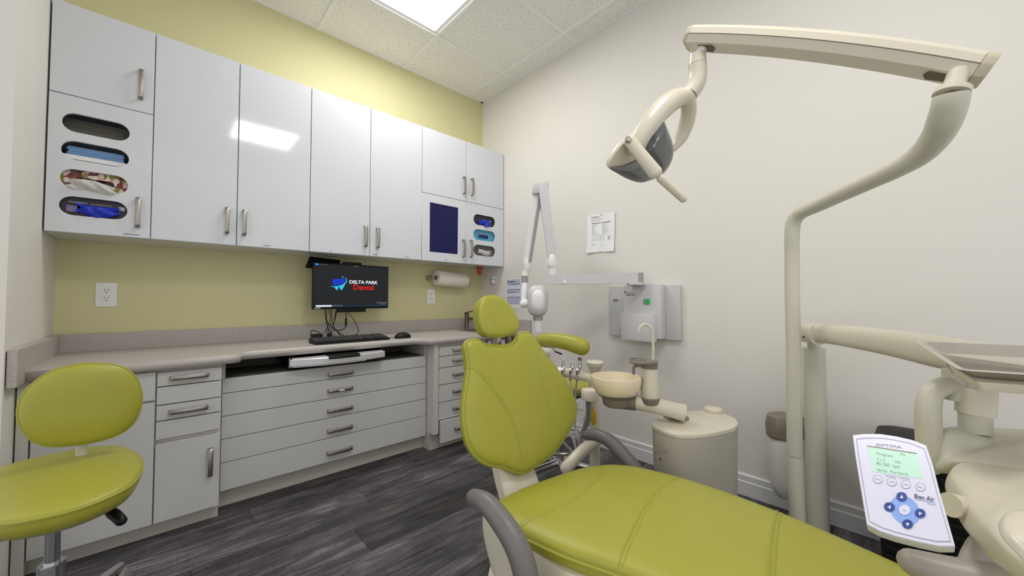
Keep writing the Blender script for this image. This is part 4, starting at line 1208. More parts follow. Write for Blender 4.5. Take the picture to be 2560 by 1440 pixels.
# rear skirt seen left of the seat
sk0 = [at(1205, 1270, x=.70), at(1225, 1330, x=.70), at(1245, 1385, x=.70), at(1280, 1440, x=.70)]
obj('rear_cover', Pad([V((.70, .84, .35)), V((.70, .868, .33)), V((.70, .858, .27)), V((.70, .80, .17)), V((.70, .72, .09)), V((.70, .60, .06)), V((.70, .55, .2)), V((.70, .60, .34)), V((.70, .75, .36))], (-1, 0, 0), .02, .42, mf=4, mb=8), M_CREAM, t)
obj('base_plate', Pad([V((.93 + math.cos(a) * .22, .62 + math.sin(a) * .44, .020)) for a in [2 * PI * i / 20 for i in range(20)]], (0, 0, 1), .022, .019, mf=5, mb=8), M_CREAM, t)
# ---- backrest
BP = V((.95, .905, .38)); BT = V((.95, 1.045, .83))
bv = (BT - BP).normalized(); BN = V((1, 0, 0)).cross(bv).normalized()
if BN.y > 0: BN = -BN
def bk(px, py, off=0.): return on_plane(px, py, BP + BN * off, BN)
ol = [(1166, 856), (1190, 852), (1204, 862), (1230, 867), (1258, 866), (1277, 861), (1288, 846), (1300, 835), (1316, 834), (1331, 846), (1345, 868), (1362, 893), (1388, 925), (1412, 960), (1430, 998), (1436, 1020), (1431, 1050), (1412, 1085), (1392, 1115), (1368, 1140), (1340, 1160), (1316, 1176), (1297, 1182), (1275, 1176), (1250, 1166), (1215, 1160), (1188, 1142), (1170, 1115), (1160, 1080), (1156, 1040), (1158, 1000), (1165, 950), (1168, 915), (1163, 885), (1159, 866)]
OB = [bk(*p) for p in ol]
bc_ = sum(OB, V()) / len(OB)
back = obj('backrest', Pad(OB, BN, .030, .045, n=3, mf=4.5, mb=4, rings=14), M_VINYL, t)
obj('piping', Sweep(catmull([p + BN * .006 for p in OB], 3, True), .0075, seg=8, closed=True), M_SEAM, back)
def bseam(pts, dbl=True):
    Q = catmull([bk(px, py, .030) for px, py in pts], 8)
    O = catmull(OB, 3, True); c = sum(O, V()) / len(O)
    def lift(p):
        # superelliptic front face height at p
        d = p - c; d = d - BN * d.dot(BN)
        X = V((1, 0, 0)); Y = bv; dx, dy = d.dot(X), d.dot(Y); best = None
        for i in range(len(O)):
            a = O[i] - c; b = O[(i + 1) % len(O)] - c
            ax_, ay, bx, by = a.dot(X), a.dot(Y), b.dot(X), b.dot(Y)
            den = dx * (by - ay) - dy * (bx - ax_)
            if abs(den) < 1e-12: continue
            s = (ax_ * (by - ay) - ay * (bx - ax_)) / den; u = (ax_ * dy - ay * dx) / den
            if s > 0 and -1e-6 <= u <= 1 + 1e-6: best = s if best is None else min(best, s)
        r = min(1 / best, 1) if best else 0
        h = .030 * max(0, 1 - r ** 4.5) ** (1 / 4.5)
        return c + d + BN * (h - .0006)
    Q = [lift(p) for p in Q]
    bm = bmesh.new(); sweep(bm, Q, .0024, seg=6)
    if dbl:
        Q2 = []
        for i, p in enumerate(Q):
            dd = (Q[min(i + 1, len(Q) - 1)] - Q[max(i - 1, 0)]).normalized(); Q2.append(lift(p + BN.cross(dd) * .009))
        sweep(bm, Q2, .0016, seg=6)
    obj('seam', bm, M_SEAM, back)
bseam([(1172, 913), (1195, 928), (1225, 965), (1255, 1008), (1280, 1055), (1295, 1105), (1303, 1160)])
bseam([(1342, 885), (1350, 935), (1362, 985), (1375, 1030), (1385, 1065), (1387, 1085)])
# column behind the backrest
obj('back_column', Sweep([V((.89, .88, .26)), V((.895, .965, .40)), V((.93, 1.06, .62)), V((.945, 1.11, .76))], [.072, .072, .07, .05], smooth=4, up=(0, 1, .2), ea=1.1, eb=.45, power=4), M_CREAM, t)
# ---- headrest
HP = V((.95, 1.035, .885)); HN = BN
def hk_(px, py, off=0.): return on_plane(px, py, HP + HN * off, HN)
hol = [(1205, 745), (1228, 739), (1252, 745), (1275, 765), (1290, 790), (1296, 812), (1290, 828), (1270, 838), (1240, 842), (1216, 837), (1203, 820), (1196, 795), (1196, 765)]
OH = [hk_(*p) for p in hol]
head = obj('headrest', Pad(OH, HN, .016, .06, n=5, mf=3, mb=3.6), M_VINYL, t)
obj('piping', Sweep(catmull([p + HN * .002 for p in OH], 5, True), .0028, seg=6, closed=True), M_SEAM, head)
br = sum(OH, V()) / len(OH)
obj('headrest_bar', Sweep([V((.95, 1.10, .72)), V((.95, 1.115, .80)), V((.95, 1.09, .87))], .018, up=(0, 1, 0), ea=1.4, eb=.4, smooth=3), M_STEEL, t)
for dx in (-.035, .03):
    obj('headrest_link', Box(V((.945 + dx, 1.05, .785)), V((.957 + dx, 1.09, .835)), .002), M_STEEL, t)
# ---- armrests
la = [at(px, py, x=.60) for px, py in ((1185, 1243), (1215, 1258), (1255, 1305), (1290, 1362), (1312, 1425), (1322, 1490))]
obj('armrest', Sweep(la, [.020, .024, .0265, .0275, .028, .028], seg=18, smooth=5), M_GREY, t)
obj('armrest_bracket', Sweep([la[-1], V((.62, .50, .27)), V((.70, .48, .27))], [.034, .03, .03], smooth=4), M_GREYCREAM, t)
ra = [at(px, py, x=1.30) for px, py in ((1465, 1088), (1492, 1088), (1525, 1103), (1560, 1140), (1590, 1180), (1605, 1230))]
obj('armrest', Sweep(ra, [.019, .024, .026, .028, .029, .029], seg=18, smooth=5), M_GREY, t)
obj('armrest_bracket', Sweep([ra[-1], V((1.26, .66, .27)), V((1.18, .62, .27))], [.029, .028, .028], smooth=4), M_GREYCREAM, t)

# ================================================================ cuspidor unit
DCU = 1.52
t = thing('cuspidor_unit', 'cream cuspidor unit with round bowl, cup filler and floor cabinet beside the chair', 'cuspidor', (1.56, .62, 0))
zt_ = .475
topo = [(1629, 1060), (1640, 1047), (1668, 1036), (1710, 1030), (1760, 1025), (1800, 1031), (1832, 1042), (1846, 1056), (1838, 1068), (1812, 1076), (1775, 1083), (1730, 1087), (1690, 1085), (1655, 1075)]
TO = [at(px, py, z=zt_) for px, py in topo]
cto = sum(TO, V()) / len(TO)
TOs = catmull(TO, 4, True)
bm = bmesh.new()
def loft(bm, base, levels):
    c = sum(base, V()) / len(base); rings = []
    for z_, s in levels: rings.append([bm.verts.new(V((c.x + (p.x - c.x) * s, c.y + (p.y - c.y) * s, z_))) for p in base])
    K = len(base); fs = []
    for a, b in zip(rings, rings[1:]):
        for k in range(K): fs.append(bm.faces.new((a[k], a[(k + 1) % K], b[(k + 1) % K], b[k])))
    fs.append(bm.faces.new(rings[0][::-1])); fs.append(bm.faces.new(rings[-1]))
    bmesh.ops.recalc_face_normals(bm, faces=fs); return bm
cab = obj('cabinet', loft(bm, TOs, [(0, .93), (.2, .95), (zt_ - .0155, .985)]), mat('taupe grey cabinet paint', 'b5b0a3', .4), t)
obj('cabinet_top', loft(bmesh.new(), TOs, [(zt_ - .0145, .99), (zt_ - .005, 1.0), (zt_, .985), (zt_ + .002, .95)]), M_CREAM, t)
bc0 = at(1783, 1032, z=zt_)
obj('lid_ring', Lathe([(.044, 0), (.042, .004)], V((bc0.x, bc0.y, zt_ + .002)), seg=28), M_CREAM, t)
obj('lid_cap', Lathe([(.034, 0), (.037, .006), (.035, .015), (.028, .018)], V((bc0.x, bc0.y, zt_ + .005)), seg=28), M_CREAM, t)
def cab_hit(px, py):
    # where the line of sight first meets the side of the cabinet
    d = at(px, py, d=1) - CAM; P = [cto + (p - cto) * .965 for p in TOs]; best = None
    for i in range(len(P)):
        a, b = P[i], P[(i + 1) % len(P)]
        den = d.x * (b.y - a.y) - d.y * (b.x - a.x)
        if abs(den) < 1e-9: continue
        s_ = (a.x * (b.y - a.y) - a.y * (b.x - a.x)) / den; u_ = (a.x * d.y - a.y * d.x) / den
        if s_ > 0 and 0 <= u_ <= 1 and (best is None or s_ < best[0]):
            n_ = V((b.y - a.y, a.x - b.x, 0)).normalized()
            if n_.dot(d) > 0: n_ = -n_
            best = (s_, CAM + d * s_, n_)
    return best[1], best[2]
hp_, hn_ = cab_hit(1653, 1108)
obj('round_port', Lathe([(.034, -.004), (.034, .003), (.029, .004)], hp_, hn_, seg=24), mat('taupe grey cabinet paint', 'b5b0a3', .4), cab)
hp_, hn_ = cab_hit(1652, 1147)
obj('lock', Lathe([(.006, -.004), (.006, .003), (.004, .004)], hp_, hn_, seg=14), M_CHROME, cab)
# ring under the arm and the arm
p0 = at(1690, 1045, z=zt_)
obj('pivot_ring', Lathe([(.050, 0), (.047, .005), (.034, .006), (.034, .03)], V((p0.x, p0.y, zt_ + .001)), seg=28), M_TAUPE, t)
A0 = at(1712, 1033, d=1.47); A1 = at(1560, 1000, d=1.52)
obj('bowl_arm', Sweep([A1, at(1640, 1014, d=1.50), A0], [.030, .030, .033], seg=22, smooth=3, cap='flat'), M_CREAM, t)
# bowl
bl = at(1540, 940, d=1.52)
RB = .098
prof = [(.025, -.084), (.056, -.080), (.079, -.066), (.092, -.046), (.0975, -.022), (.0985, -.004), (.098, .0), (.094, .001), (.088, -.030), (.072, -.055), (.045, -.070), (.012, -.074)]
obj('bowl', Lathe(prof, bl, seg=44, capt=True), M_BOWL, t)
obj('bowl_base', Lathe([(.045, -.118), (.052, -.110), (.056, -.086), (.078, -.068), (.079, -.0615), (.055, -.0805)], bl, seg=36), M_TAUPE, t)
obj('arm_collar', Sweep([at(1548, 1000, d=1.53), at(1590, 1006, d=1.505)], [.034, .0315], cap='flat', seg=22), M_TAUPE, t)
# cup filler column
cf = at(1624, 1002, d=1.50); ct = at(1624, 918, d=1.50)
cf = V((ct.x, ct.y, cf.z))
H_ = ct.z - cf.z
obj('filler_column', Lathe([(.030, 0), (.034, .015), (.034, H_ * .3), (.0305, H_ * .8), (.029, H_)], cf, seg=30), M_CREAM, t)
obj('filler_foot', Lathe([(.028, -.012), (.034, -.006), (.0365, .014), (.0350, .016)], cf, seg=30), M_TAUPE, t)
obj('filler_collar', Lathe([(.0305, 0), (.0315, .02), (.030, .022)], V((ct.x, ct.y, ct.z - .004)), seg=30), M_TAUPE, t)
hp = [at(px, py, d=1.5 + dd) for px, py, dd in ((1574, 908, 0), (1580, 903, .03), (1600, 900, .045), (1630, 904, .04), (1645, 911, .0), (1640, 917, -.035), (1615, 917, -.045), (1585, 914, -.03))]
for p in hp: p.z = ct.z + .021
obj('cup_plate', Pad(hp, (0, 0, 1), .008, .008, mf=5, mb=4), M_TAUPE, t)
cr = at(1594, 906, d=1.51); cr.z = ct.z + .029
obj('cup_ring', Sweep([cr + V((math.cos(a) * .030, math.sin(a) * .030, 0)) for a in [2 * PI * i / 16 for i in range(16)]], .003, seg=6, closed=True, smooth=2), M_TAUPE, t)
b0 = at(1632, 905, d=1.505)
obj('water_spout', Sweep([b0, at(1633, 870, d=1.505), at(1631, 835, d=1.505), at(1624, 817, d=1.505), at(1612, 811, d=1.505), at(1601, 818, d=1.505), at(1598, 829, d=1.505)], .0055, seg=10, smooth=5), M_CREAM, t)
obj('bowl_spout', Sweep([at(1612, 916, d=1.50), at(1594, 914, d=1.50), at(1585, 919, d=1.50), at(1584, 933, d=1.50)], .006, seg=10, smooth=5), M_TAUPE, t)

# ================================================================ assistant instrument holder
t = thing('instrument_holder', 'cream assistant holder with three handpieces and hoses behind the backrest', 'instrument holder', (1.5, 1.05, 0))
DI = 1.78
hb0, hb1 = at(1400, 929, d=1.83), at(1482, 945, d=1.74)
obj('holder_bar', Sweep([hb0, hb1], .0215, seg=20, cap='round'), M_CREAM, t)
obj('bar_tip', Sweep([at(1399, 929, d=1.832), at(1404, 930, d=1.825)], .0225, seg=20, cap='round'), M_WHITEP, t)
jr = at(1487, 906, d=1.74)
obj('knob_head', Lathe([(.0, -.002), (.030, -.02), (.039, -.008), (.040, .002), (.036, .007), (.0, .008)], jr, seg=30, capb=False, capt=False), M_CREAM, t)
obj('knob_stem', Lathe([(.020, -.12), (.021, -.05), (.030, -.02), (.032, -.018)], jr, seg=24), mat('dusty cream', 'c9bfae', .5), t)
colp = at(1486, 1000, d=1.76)
obj('support_column', Sweep([V((colp.x, colp.y, jr.z - .10)), V((colp.x, colp.y, .06))], .024, cap='flat', seg=20), M_CREAM, t)
cpp = at(1474, 985, d=1.70)
obj('hose_cap', Lathe([(.035, -.025), (.037, -.02), (.038, .012), (.035, .020), (.020, .024), (.0, .024)], cpp, seg=28, capt=False), mat('pinkish cream', 'e2d8cc', .4), t)
obj('support_arm', Sweep([at(1415, 1170, d=1.62), at(1450, 1133, d=1.66), at(1490, 1100, d=1.72)], [.026, .026, .028], smooth=3, cap='round'), M_CREAM, t)
obj('column_foot', Lathe([(.06, 0), (.06, .012), (.03, .03), (.026, .08)], V((colp.x, colp.y, 0)), seg=24), M_CREAM, t)
# handpieces
for (px, top, tilt), lab in zip(((1408, 898, 0), (1430, 905, 4), (1449, 901, 7)), ('a', 'b', 'c')):
    d_ = 1.80 - (px - 1408) * .0009
    P = [at(px - tilt, 948, d=d_), at(px - tilt * .5, 930, d=d_), at(px, 915, d=d_), at(px + tilt * .3, top, d=d_)]
    hpz = obj('handpiece', Sweep(P, [.007, .009, .0075, .0055], seg=12, smooth=4), M_CHROME, t)
    obj('clip', Sweep([at(px - 2 - tilt * .5, 938, d=d_ - .02), at(px - 3 - tilt * .5, 925, d=d_ - .024), at(px + 3, 918, d=d_ - .01)], .005, seg=8, smooth=3), M_CHROME, hpz)
obj('chrome_cap', Lathe([(.009, 0), (.011, .014), (.008, .014)], at(1450, 901, d=1.765), seg=16), M_NICKEL, t)
def hose(pts, r, mt=M_HOSE): obj('hose', Sweep(pts, r, seg=8, smooth=6, cap='flat'), mt, t)
hose([at(1407, 950, d=1.80), at(1412, 1010, d=1.80), at(1425, 1070, d=1.75), at(1440, 1120, d=1.7)], .005)
hose([at(1426, 950, d=1.79), at(1434, 1000, d=1.79), at(1440, 1060, d=1.76), at(1446, 1110, d=1.72)], .003, M_LGREY)
hose([at(1442, 950, d=1.78), at(1438, 1000, d=1.78), at(1436, 1050, d=1.76), at(1440, 1080, d=1.74), at(1452, 1110, d=1.70)], .004)
hose([at(1468, 1000, d=1.70), at(1469, 1030, d=1.70), at(1462, 1062, d=1.70), at(1452, 1090, d=1.70), at(1446, 1130, d=1.68)], .008, mat('dark grey hose', '77767a', .5))
hose([at(1476, 1000, d=1.70), at(1476, 1030, d=1.70), at(1470, 1062, d=1.71), at(1456, 1095, d=1.71), at(1452, 1130, d=1.69)], .006)
hose([at(1461, 1042, d=1.72), at(1448, 1065, d=1.73), at(1440, 1095, d=1.74), at(1438, 1130, d=1.74)], .003, M_LGREY)
ylp = [at(px, py, d=1.695) for px, py in ((1481, 1018), (1487, 1030), (1490, 1048), (1486, 1062), (1480, 1061), (1477, 1045), (1478, 1028))]
obj('yellow_tool', Pad(ylp, -FW, .006, .006, mf=3), M_YELP, t)

# ================================================================ light post, column and bottle
DP = 1.42
t = thing('lamp_post', 'cream bent dental light post with overhead arm and reflector lamp', 'dental light', (at(1990, 1270, d=DP).x, at(1990, 1270, d=DP).y, 0))
b_ = at(1986, 900, d=DP)
post_low = [V((b_.x, b_.y, .02)), V((b_.x, b_.y, .62))]
obj('post_base', Sweep([V((b_.x, b_.y, .0)), at(1988, 1140, d=DP)], .026, cap='flat', seg=22), M_GREYCREAM, t)
obj('post_middle', Sweep([at(1987, 1138, d=DP), at(1984, 870, d=DP)], .0248, cap='flat', seg=22), M_GREYCREAM, t)
tt = at(1985, 868, d=DP)
B = [(1984, 870, 1.42), (1981, 760, 1.42), (1980, 650, 1.42), (1980, 590, 1.41), (1984, 556, 1.40), (2002, 532, 1.37), (2050, 510, 1.29), (2110, 482, 1.18), (2180, 450, 1.07), (2250, 417, .97), (2305, 383, .89), (2343, 340, .83), (2362, 300, .79), (2374, 262, .77), (2378, 236, .765)]
Pp = [at(px, py, d=d) for px, py, d in B]
Rr = [.0236, .0236, .0236, .0238, .0240, .0240, .0240, .0240, .0240, .0245, .0255, .027, .028, .0275, .0265]
obj('bent_tube', Sweep(Pp, Rr, seg=26, smooth=5, cap='flat'), M_GREYCREAM, t)
e0 = Pp[-1]; up_ = (at(2388, 205, d=.765) - e0).normalized()
obj('tube_collar', Sweep([e0, e0 + up_ * .010], .0275, cap='flat', seg=26), M_CREAM, t)
obj('upper_pin', Sweep([e0, e0 + up_ * .05], .0165, cap='flat', seg=22), M_CREAM, t)
# overhead beam
q0 = at(2410, 172, d=.775); q1 = at(1745, 98, d=1.09)
bx = (q1 - q0)
def along(s): return q0 + bx * s
# rounded-trapezoid section: wide flat top, sloped sides
dirb = bx.normalized(); side = V((0, 0, 1)).cross(dirb).normalized(); upb = dirb.cross(side).normalized()
if upb.z < 0: upb = -upb
sec = [(-.024, .025), (.024, .025), (.035, .013), (.037, -.004), (.028, -.024), (-.028, -.024), (-.037, -.004), (-.035, .013)]
def section(s, k=1., arch=0.): 
    c = along(s) + upb * arch
    return [c + side * (a * k) + upb * (b * k) for a, b in sec]
bm = bmesh.new(); rings = []
N_ = 14
for i in range(N_ + 1):
    s = -.03 + 1.06 * i / N_
    rings.append([bm.verts.new(p) for p in section(s, 1.0, .014 * (1 - (2 * i / N_ - 1) ** 2))])
fs = []
for a, b in zip(rings, rings[1:]):
    for k in range(8): fs.append(bm.faces.new((a[k], a[(k + 1) % 8], b[(k + 1) % 8], b[k])))
fs += [bm.faces.new(rings[0]), bm.faces.new(rings[-1])]
bmesh.ops.recalc_face_normals(bm, faces=fs)
bb = obj('overhead_arm', bm, M_CREAM, t, sharp=25)
for s0, s1 in ((-.065, -.03), (1.03, 1.055)):
    bm = bmesh.new(); hexa(bm, section(s0, .96 if s0 < 0 else 1.03), section(s1, 1.03 if s0 < 0 else .9), .004)
    obj('end_cap', bm, mat('beige end cap', 'c4bca5', .4), bb)
bm = bmesh.new()
for sgn in (-1, 1):
    sweep(bm, [along(-.03 + 1.06 * i / N_) + upb * (.014 * (1 - (2 * i / N_ - 1) ** 2) - .004) + side * (sgn * .0368) for i in range(N_ + 1)], .0012, seg=6)
obj('joint_line', bm, M_TAUPE, bb)
for s, nm in ((.035, 'slot'), (.955, 'slot')):
    bm = bmesh.new(); c = along(s) - upb * .0185 + upb * (.014 * (1 - (2 * (s + .03) / 1.06 - 1) ** 2))
    q = [c + dirb * (a * .001) + side * b for a, b in ((-28, -.016), (28, -.016), (34, 0), (28, .016), (-28, .016), (-34, 0))]
    prism(bm, q, upb * -.0065, .0); obj('slot', bm, mat('slot dark', '6b6450', .7), bb)
# lamp neck and head
DL = 1.09
n0 = along(.965) - upb * .02
obj('neck_pin', Sweep([along(.955) - upb * .020, at(1745, 142, d=DL)], .0125, cap='flat', seg=18), M_WHITEP, t)
obj('neck_collar', Sweep([at(1744, 136, d=DL), at(1744, 162, d=DL)], [.0215, .0245], cap='flat', seg=26), M_CREAM, t)
obj('neck_elbow', Sweep([at(1744, 160, d=DL), at(1745, 185, d=DL), at(1741, 207, d=DL), at(1730, 227, d=DL), at(1718, 242, d=DL)], [.0238, .0245, .0248, .0242, .0235], seg=24, smooth=4, cap='round'), M_CREAM, t)
lb0 = at(1757, 178, d=DL - .018)
obj('label_sticker', Sweep([at(1757, 172, d=DL - .0185), at(1756, 184, d=DL - .0185)], .0065, seg=10, cap='flat', ea=.8, eb=.8), M_INK2, t)
# fork
obj('neck_ring', Sweep([at(1722, 236, d=DL), at(1720, 239, d=DL)], .0246, seg=24, cap='flat'), M_TAUPE, t)
obj('fork', Sweep([at(1722, 240, d=DL), at(1690, 247, d=DL - .01), at(1655, 272, d=DL - .03), at(1625, 308, d=DL - .045), at(1600, 345, d=DL - .05), at(1584, 372, d=DL - .05)], [.0225, .028, .0305, .028, .024, .017], seg=20, smooth=5), M_CREAM, t)
obj('fork', Sweep([at(1718, 245, d=DL), at(1722, 275, d=DL + .03), at(1715, 312, d=DL + .06), at(1702, 345, d=DL + .075), at(1686, 372, d=DL + .075)], [.022, .022, .022, .019, .008], seg=20, smooth=5), M_CREAM, t)
# reflector: shell and smoky glass
LP = at(1605, 385, d=DL - .005)
LN = (-FW * .62 + RT * .45 - V((0, 0, .55))).normalized()
def lp(px, py, off=0.): return on_plane(px, py, LP + LN * off, LN)
shell = [(1521, 417), (1532, 392), (1552, 364), (1580, 340), (1610, 322), (1640, 305), (1657, 296), (1668, 320), (1678, 345), (1684, 370), (1680, 398), (1668, 424), (1648, 442), (1612, 454), (1570, 446), (1538, 430)]
SO = [lp(*p) for p in shell]
obj('reflector_shell', Pad(SO, -LN, .05, .004, n=4, mf=2.2), M_CREAM, t)
gl1 = [(1524, 419), (1560, 412), (1590, 398), (1606, 385), (1622, 405), (1646, 437), (1625, 449), (1600, 456), (1572, 449), (1545, 435)]
gl2 = [(1655, 302), (1667, 326), (1677, 350), (1682, 373), (1678, 398), (1666, 421), (1650, 432), (1634, 410), (1614, 378), (1624, 352), (1640, 322)]
obj('glass', Pad([lp(px, py, .004) for px, py in gl1], LN, .016, .003, n=4, mf=2.4), M_LAMPGL, t)
obj('glass', Pad([lp(px, py, .004) for px, py in gl2], LN, .016, .003, n=4, mf=2.4), M_LAMPGL, t)
hA, hB, hC = at(1574, 352, d=DL - .075), at(1638, 432, d=DL - .075), at(1652, 446, d=DL - .07)
obj('cross_bar', Sweep([hA, hB], [.0165, .020], seg=18, cap='round', up=FW, ea=1., eb=.7), M_CREAM, t)
obj('pivot_cap', Lathe([(.008, -.004), (.009, .004), (.006, .008)], at(1570, 350, d=DL - .085), -FW, seg=16), M_STEEL, t)
obj('handle', Sweep([hC, at(1708, 497, d=DL - .06)], [.0115, .0105], seg=18, cap='round'), M_CREAM, t)

# column with delivery arm
DC = 1.50
t = thing('delivery_unit', 'cream dental delivery unit: floor column, swing arm and instrument head at the right edge', 'dental unit', (at(2038, 1250, d=DC).x, at(2038, 1250, d=DC).y, 0))
c_ = at(2038, 1000, d=DC)
ztop = at(2038, 872, d=DC).z
obj('column', Sweep([V((c_.x, c_.y, 0)), V((c_.x, c_.y, ztop))], .0365, cap='flat', seg=28), M_GREYCREAM, t)
obj('column_neck', Lathe([(.0365, 0), (.034, .004), (.022, .005), (.022, .05)], V((c_.x, c_.y, ztop)), seg=28), M_GREYCREAM, t)
da = [at(2010, 829, d=1.50), at(2100, 838, d=1.34), at(2230, 857, d=1.14), at(2350, 880, d=.99), at(2450, 897, d=.88)]
obj('swing_arm', Sweep(da, [.034, .0365, .040, .042, .038], seg=28, smooth=4, up=(0, 0, 1), ea=.9, eb=1., cap='round', power=2.6), M_CREAM, t)
jb = at(2014, 841, d=1.50)
obj('joint_sleeve', Sweep([at(2008, 830, d=1.505), at(2048, 836, d=1.42)], .0375, seg=28, up=(0, 0, 1), ea=.9, power=2.6, cap='flat'), M_CREAM, t)
for px in (2008, 2017):
    obj('screw', Lathe([(.004, 0), (.004, .003)], at(px, 842, d=1.45), -FW, seg=10), M_INK, t)
# bent tube below the arm
obj('bent_pipe', Sweep([at(2415, 965, d=.80), at(2372, 962, d=.80), at(2332, 980, d=.80), at(2320, 1020, d=.80), at(2322, 1090, d=.80), at(2325, 1160, d=.80)], [.027, .0185, .019, .020, .021, .021], seg=24, smooth=5, cap='round'), M_GREYCREAM, t)
obj('pipe_hub', Sweep([at(2395, 925, d=.80), at(2392, 1000, d=.80)], [.024, .022], seg=24, cap='flat'), M_GREYCREAM, t)
obj('hub_upper', Sweep([at(2441, 950, d=.78), at(2440, 975, d=.78)], .022, seg=24, cap='flat'), M_GREYCREAM, t)
obj('hub_ring', Sweep([at(2442, 970, d=.78), at(2437, 1034, d=.78)], .0285, seg=26, cap='flat'), M_CREAM, t)
obj('hub_lower', Sweep([at(2437, 1030, d=.78), at(2438, 1078, d=.78)], .024, seg=24, cap='flat'), M_GREYCREAM, t)
# head body
zh = .62
def hpix(L, z): return [at(px, py, z=z) for px, py in L]
top1 = [at(px, py, d=d) for px, py, d in ((2345, 1080, .80), (2400, 1072, .82), (2480, 1076, .82), (2570, 1080, .80), (2640, 1090, .74), (2640, 1200, .62), (2560, 1180, .66), (2450, 1165, .72), (2380, 1160, .75), (2345, 1145, .78))]
obj('head_body', Pad(top1, V((0, 0, 1)) - FW * .9, .02, .07, n=4, mf=4, mb=3), M_GREYCREAM, t)
lp1 = [at(px, py, d=d) for px, py, d in ((2372, 1190, .72), (2400, 1160, .74), (2480, 1165, .72), (2580, 1180, .66), (2680, 1230, .58), (2680, 1420, .50), (2600, 1440, .51), (2530, 1400, .54), (2470, 1340, .58), (2425, 1290, .63), (2400, 1245, .67))]
obj('head_front', Pad(lp1, V((0, 0, 1)) - FW * .6 - RT * .1, .015, .055, n=4, mf=3.5, mb=2.6), M_CREAM, t)
lp2 = [at(px, py, d=d) for px, py, d in ((2500, 1300, .52), (2530, 1280, .53), (2600, 1290, .52), (2680, 1330, .48), (2680, 1430, .44), (2600, 1430, .45), (2540, 1375, .48), (2505, 1335, .50))]
obj('head_pad', Pad(lp2, V((0, 0, 1)) - FW * .6, .012, .01, n=4, mf=4), M_CREAM, t)
obj('panel_bracket', Sweep([at(2375, 1262, d=.66), at(2455, 1278, d=.66)], .0195, seg=22, cap='flat'), M_CREAM, t)
obj('brake_handle', Sweep([at(2285, 1408, d=.66), at(2360, 1432, d=.64), at(2440, 1452, d=.62), at(2520, 1470, d=.6)], [.022, .027, .03, .03], seg=20, smooth=4, cap='round'), mat('warm grey handle', '9e978f', .4), t)
obj('handle_riser', Sweep([at(2450, 1450, d=.63), at(2462, 1380, d=.64), at(2478, 1345, d=.64)], [.040, .030, .022], seg=20, smooth=4, cap='round', up=FW, ea=1., eb=.6), mat('warm grey handle', '9e978f', .4), t)

# tray
t = thing('instrument_tray', 'shallow stainless steel instrument tray on a cream holder over the delivery head', 'tray', at(2480, 900, z=.84))
tc0, tc1 = at(2283, 852, d=.86), at(2398, 926, d=.68)
tL = (tc1 - tc0); TLn = tL.length; tL.normalize()
FH = V((FW.x, FW.y, 0)).normalized()
tB = (FH * -.514 + RT * .857); tB = (tB - tL * tB.dot(tL)).normalized()
tN = tB.cross(tL).normalized()
if tN.z < 0: tN = -tN
TWd = .33
def trp(a, b, h): return tc0 + tL * a + tB * b + tN * h
bm = bmesh.new(); rg = []
for k, h, rr_ in ((0, -.001, .016), (0, .0, .016), (.008, .001, .014), (.012, -.002, .012), (.026, -.016, .014), (.030, -.018, .012)):
    rg.append([bm.verts.new(trp(p[0], p[1], h)) for p in rrect(k, k, TLn - k, TWd - k, rr_)])
for a, b in zip(rg, rg[1:]):
    K = len(a)
    for k in range(K): bm.faces.new((a[k], a[(k + 1) % K], b[(k + 1) % K], b[k]))
bm.faces.new(rg[-1]); bmesh.ops.recalc_face_normals(bm, faces=bm.faces)
bmesh.ops.solidify(bm, geom=bm.faces, thickness=.0012)
obj('tray_pan', bm, mat('tray steel', 'dedad2', .14, metal=1, noise=.06, nscale=30), t)
bm = bmesh.new()
hexa(bm, [trp(p[0], p[1], -.040) for p in rrect(.10, .030, TLn - .014, TWd - .03, .004)], [trp(p[0], p[1], -.0205) for p in rrect(.09, .022, TLn - .006, TWd - .02, .004)], .003)
obj('tray_holder', bm, M_CREAM, t)
def roundq(q, r, n=4):
    out = []
    for i, p in enumerate(q):
        a = (q[(i - 1) % 4] - p).normalized(); b = (q[(i + 1) % 4] - p).normalized()
        s0 = p + a * r; s1 = p + b * r
        for k in range(n + 1):
            tt_ = k / n; out.append(s0 * (1 - tt_) ** 2 + p * (2 * tt_ * (1 - tt_)) + s1 * tt_ ** 2)
    return out

# water bottle
DB = 1.63
t = thing('water_bottle', 'translucent white water bottle with taupe cap hung beside the lamp post', 'bottle', at(1960, 1240, d=DB))
bc = at(1957, 1090, d=DB)
Hb = at(1957, 1090, d=DB).z - at(1957, 1238, d=DB).z
obj('bottle_body', Lathe([(.018, -Hb), (.022, -Hb - .004), (.032, -Hb + .006), (.044, -Hb + .03), (.050, -Hb + .06), (.053, -Hb + .12), (.054, -.03), (.050, -.006), (.040, .01)], bc, seg=32), mat('milky bottle', 'd2d2cc', .35, noise=.03, nscale=12), t)
cpo = [at(px, py, d=DB + dd) for px, py, dd in ((1918, 1025, 0), (1940, 1021, .05), (1975, 1022, .07), (2006, 1030, .05), (2016, 1050, .0), (2010, 1070, -.04), (1975, 1068, -.07), (1935, 1055, -.05), (1914, 1040, -.02))]
zc0 = at(1950, 1060, d=DB).z
cpo = [V((p.x, p.y, zc0)) for p in cpo]
cpo = catmull([V((p.x, p.y, zc0)) for p in [bc + RT * (.078 * math.cos(a)) + FW * (.062 * math.sin(a)) for a in [2 * PI * i / 12 for i in range(12)]]], 3, True)
obj('bottle_cap', loft(bmesh.new(), [p + RT * .012 for p in cpo], [(bc.z - .006, .86), (bc.z + .0, .95), (bc.z + .045, 1.0), (bc.z + .085, .90), (bc.z + .09, .82)]), M_TAUPE, t)
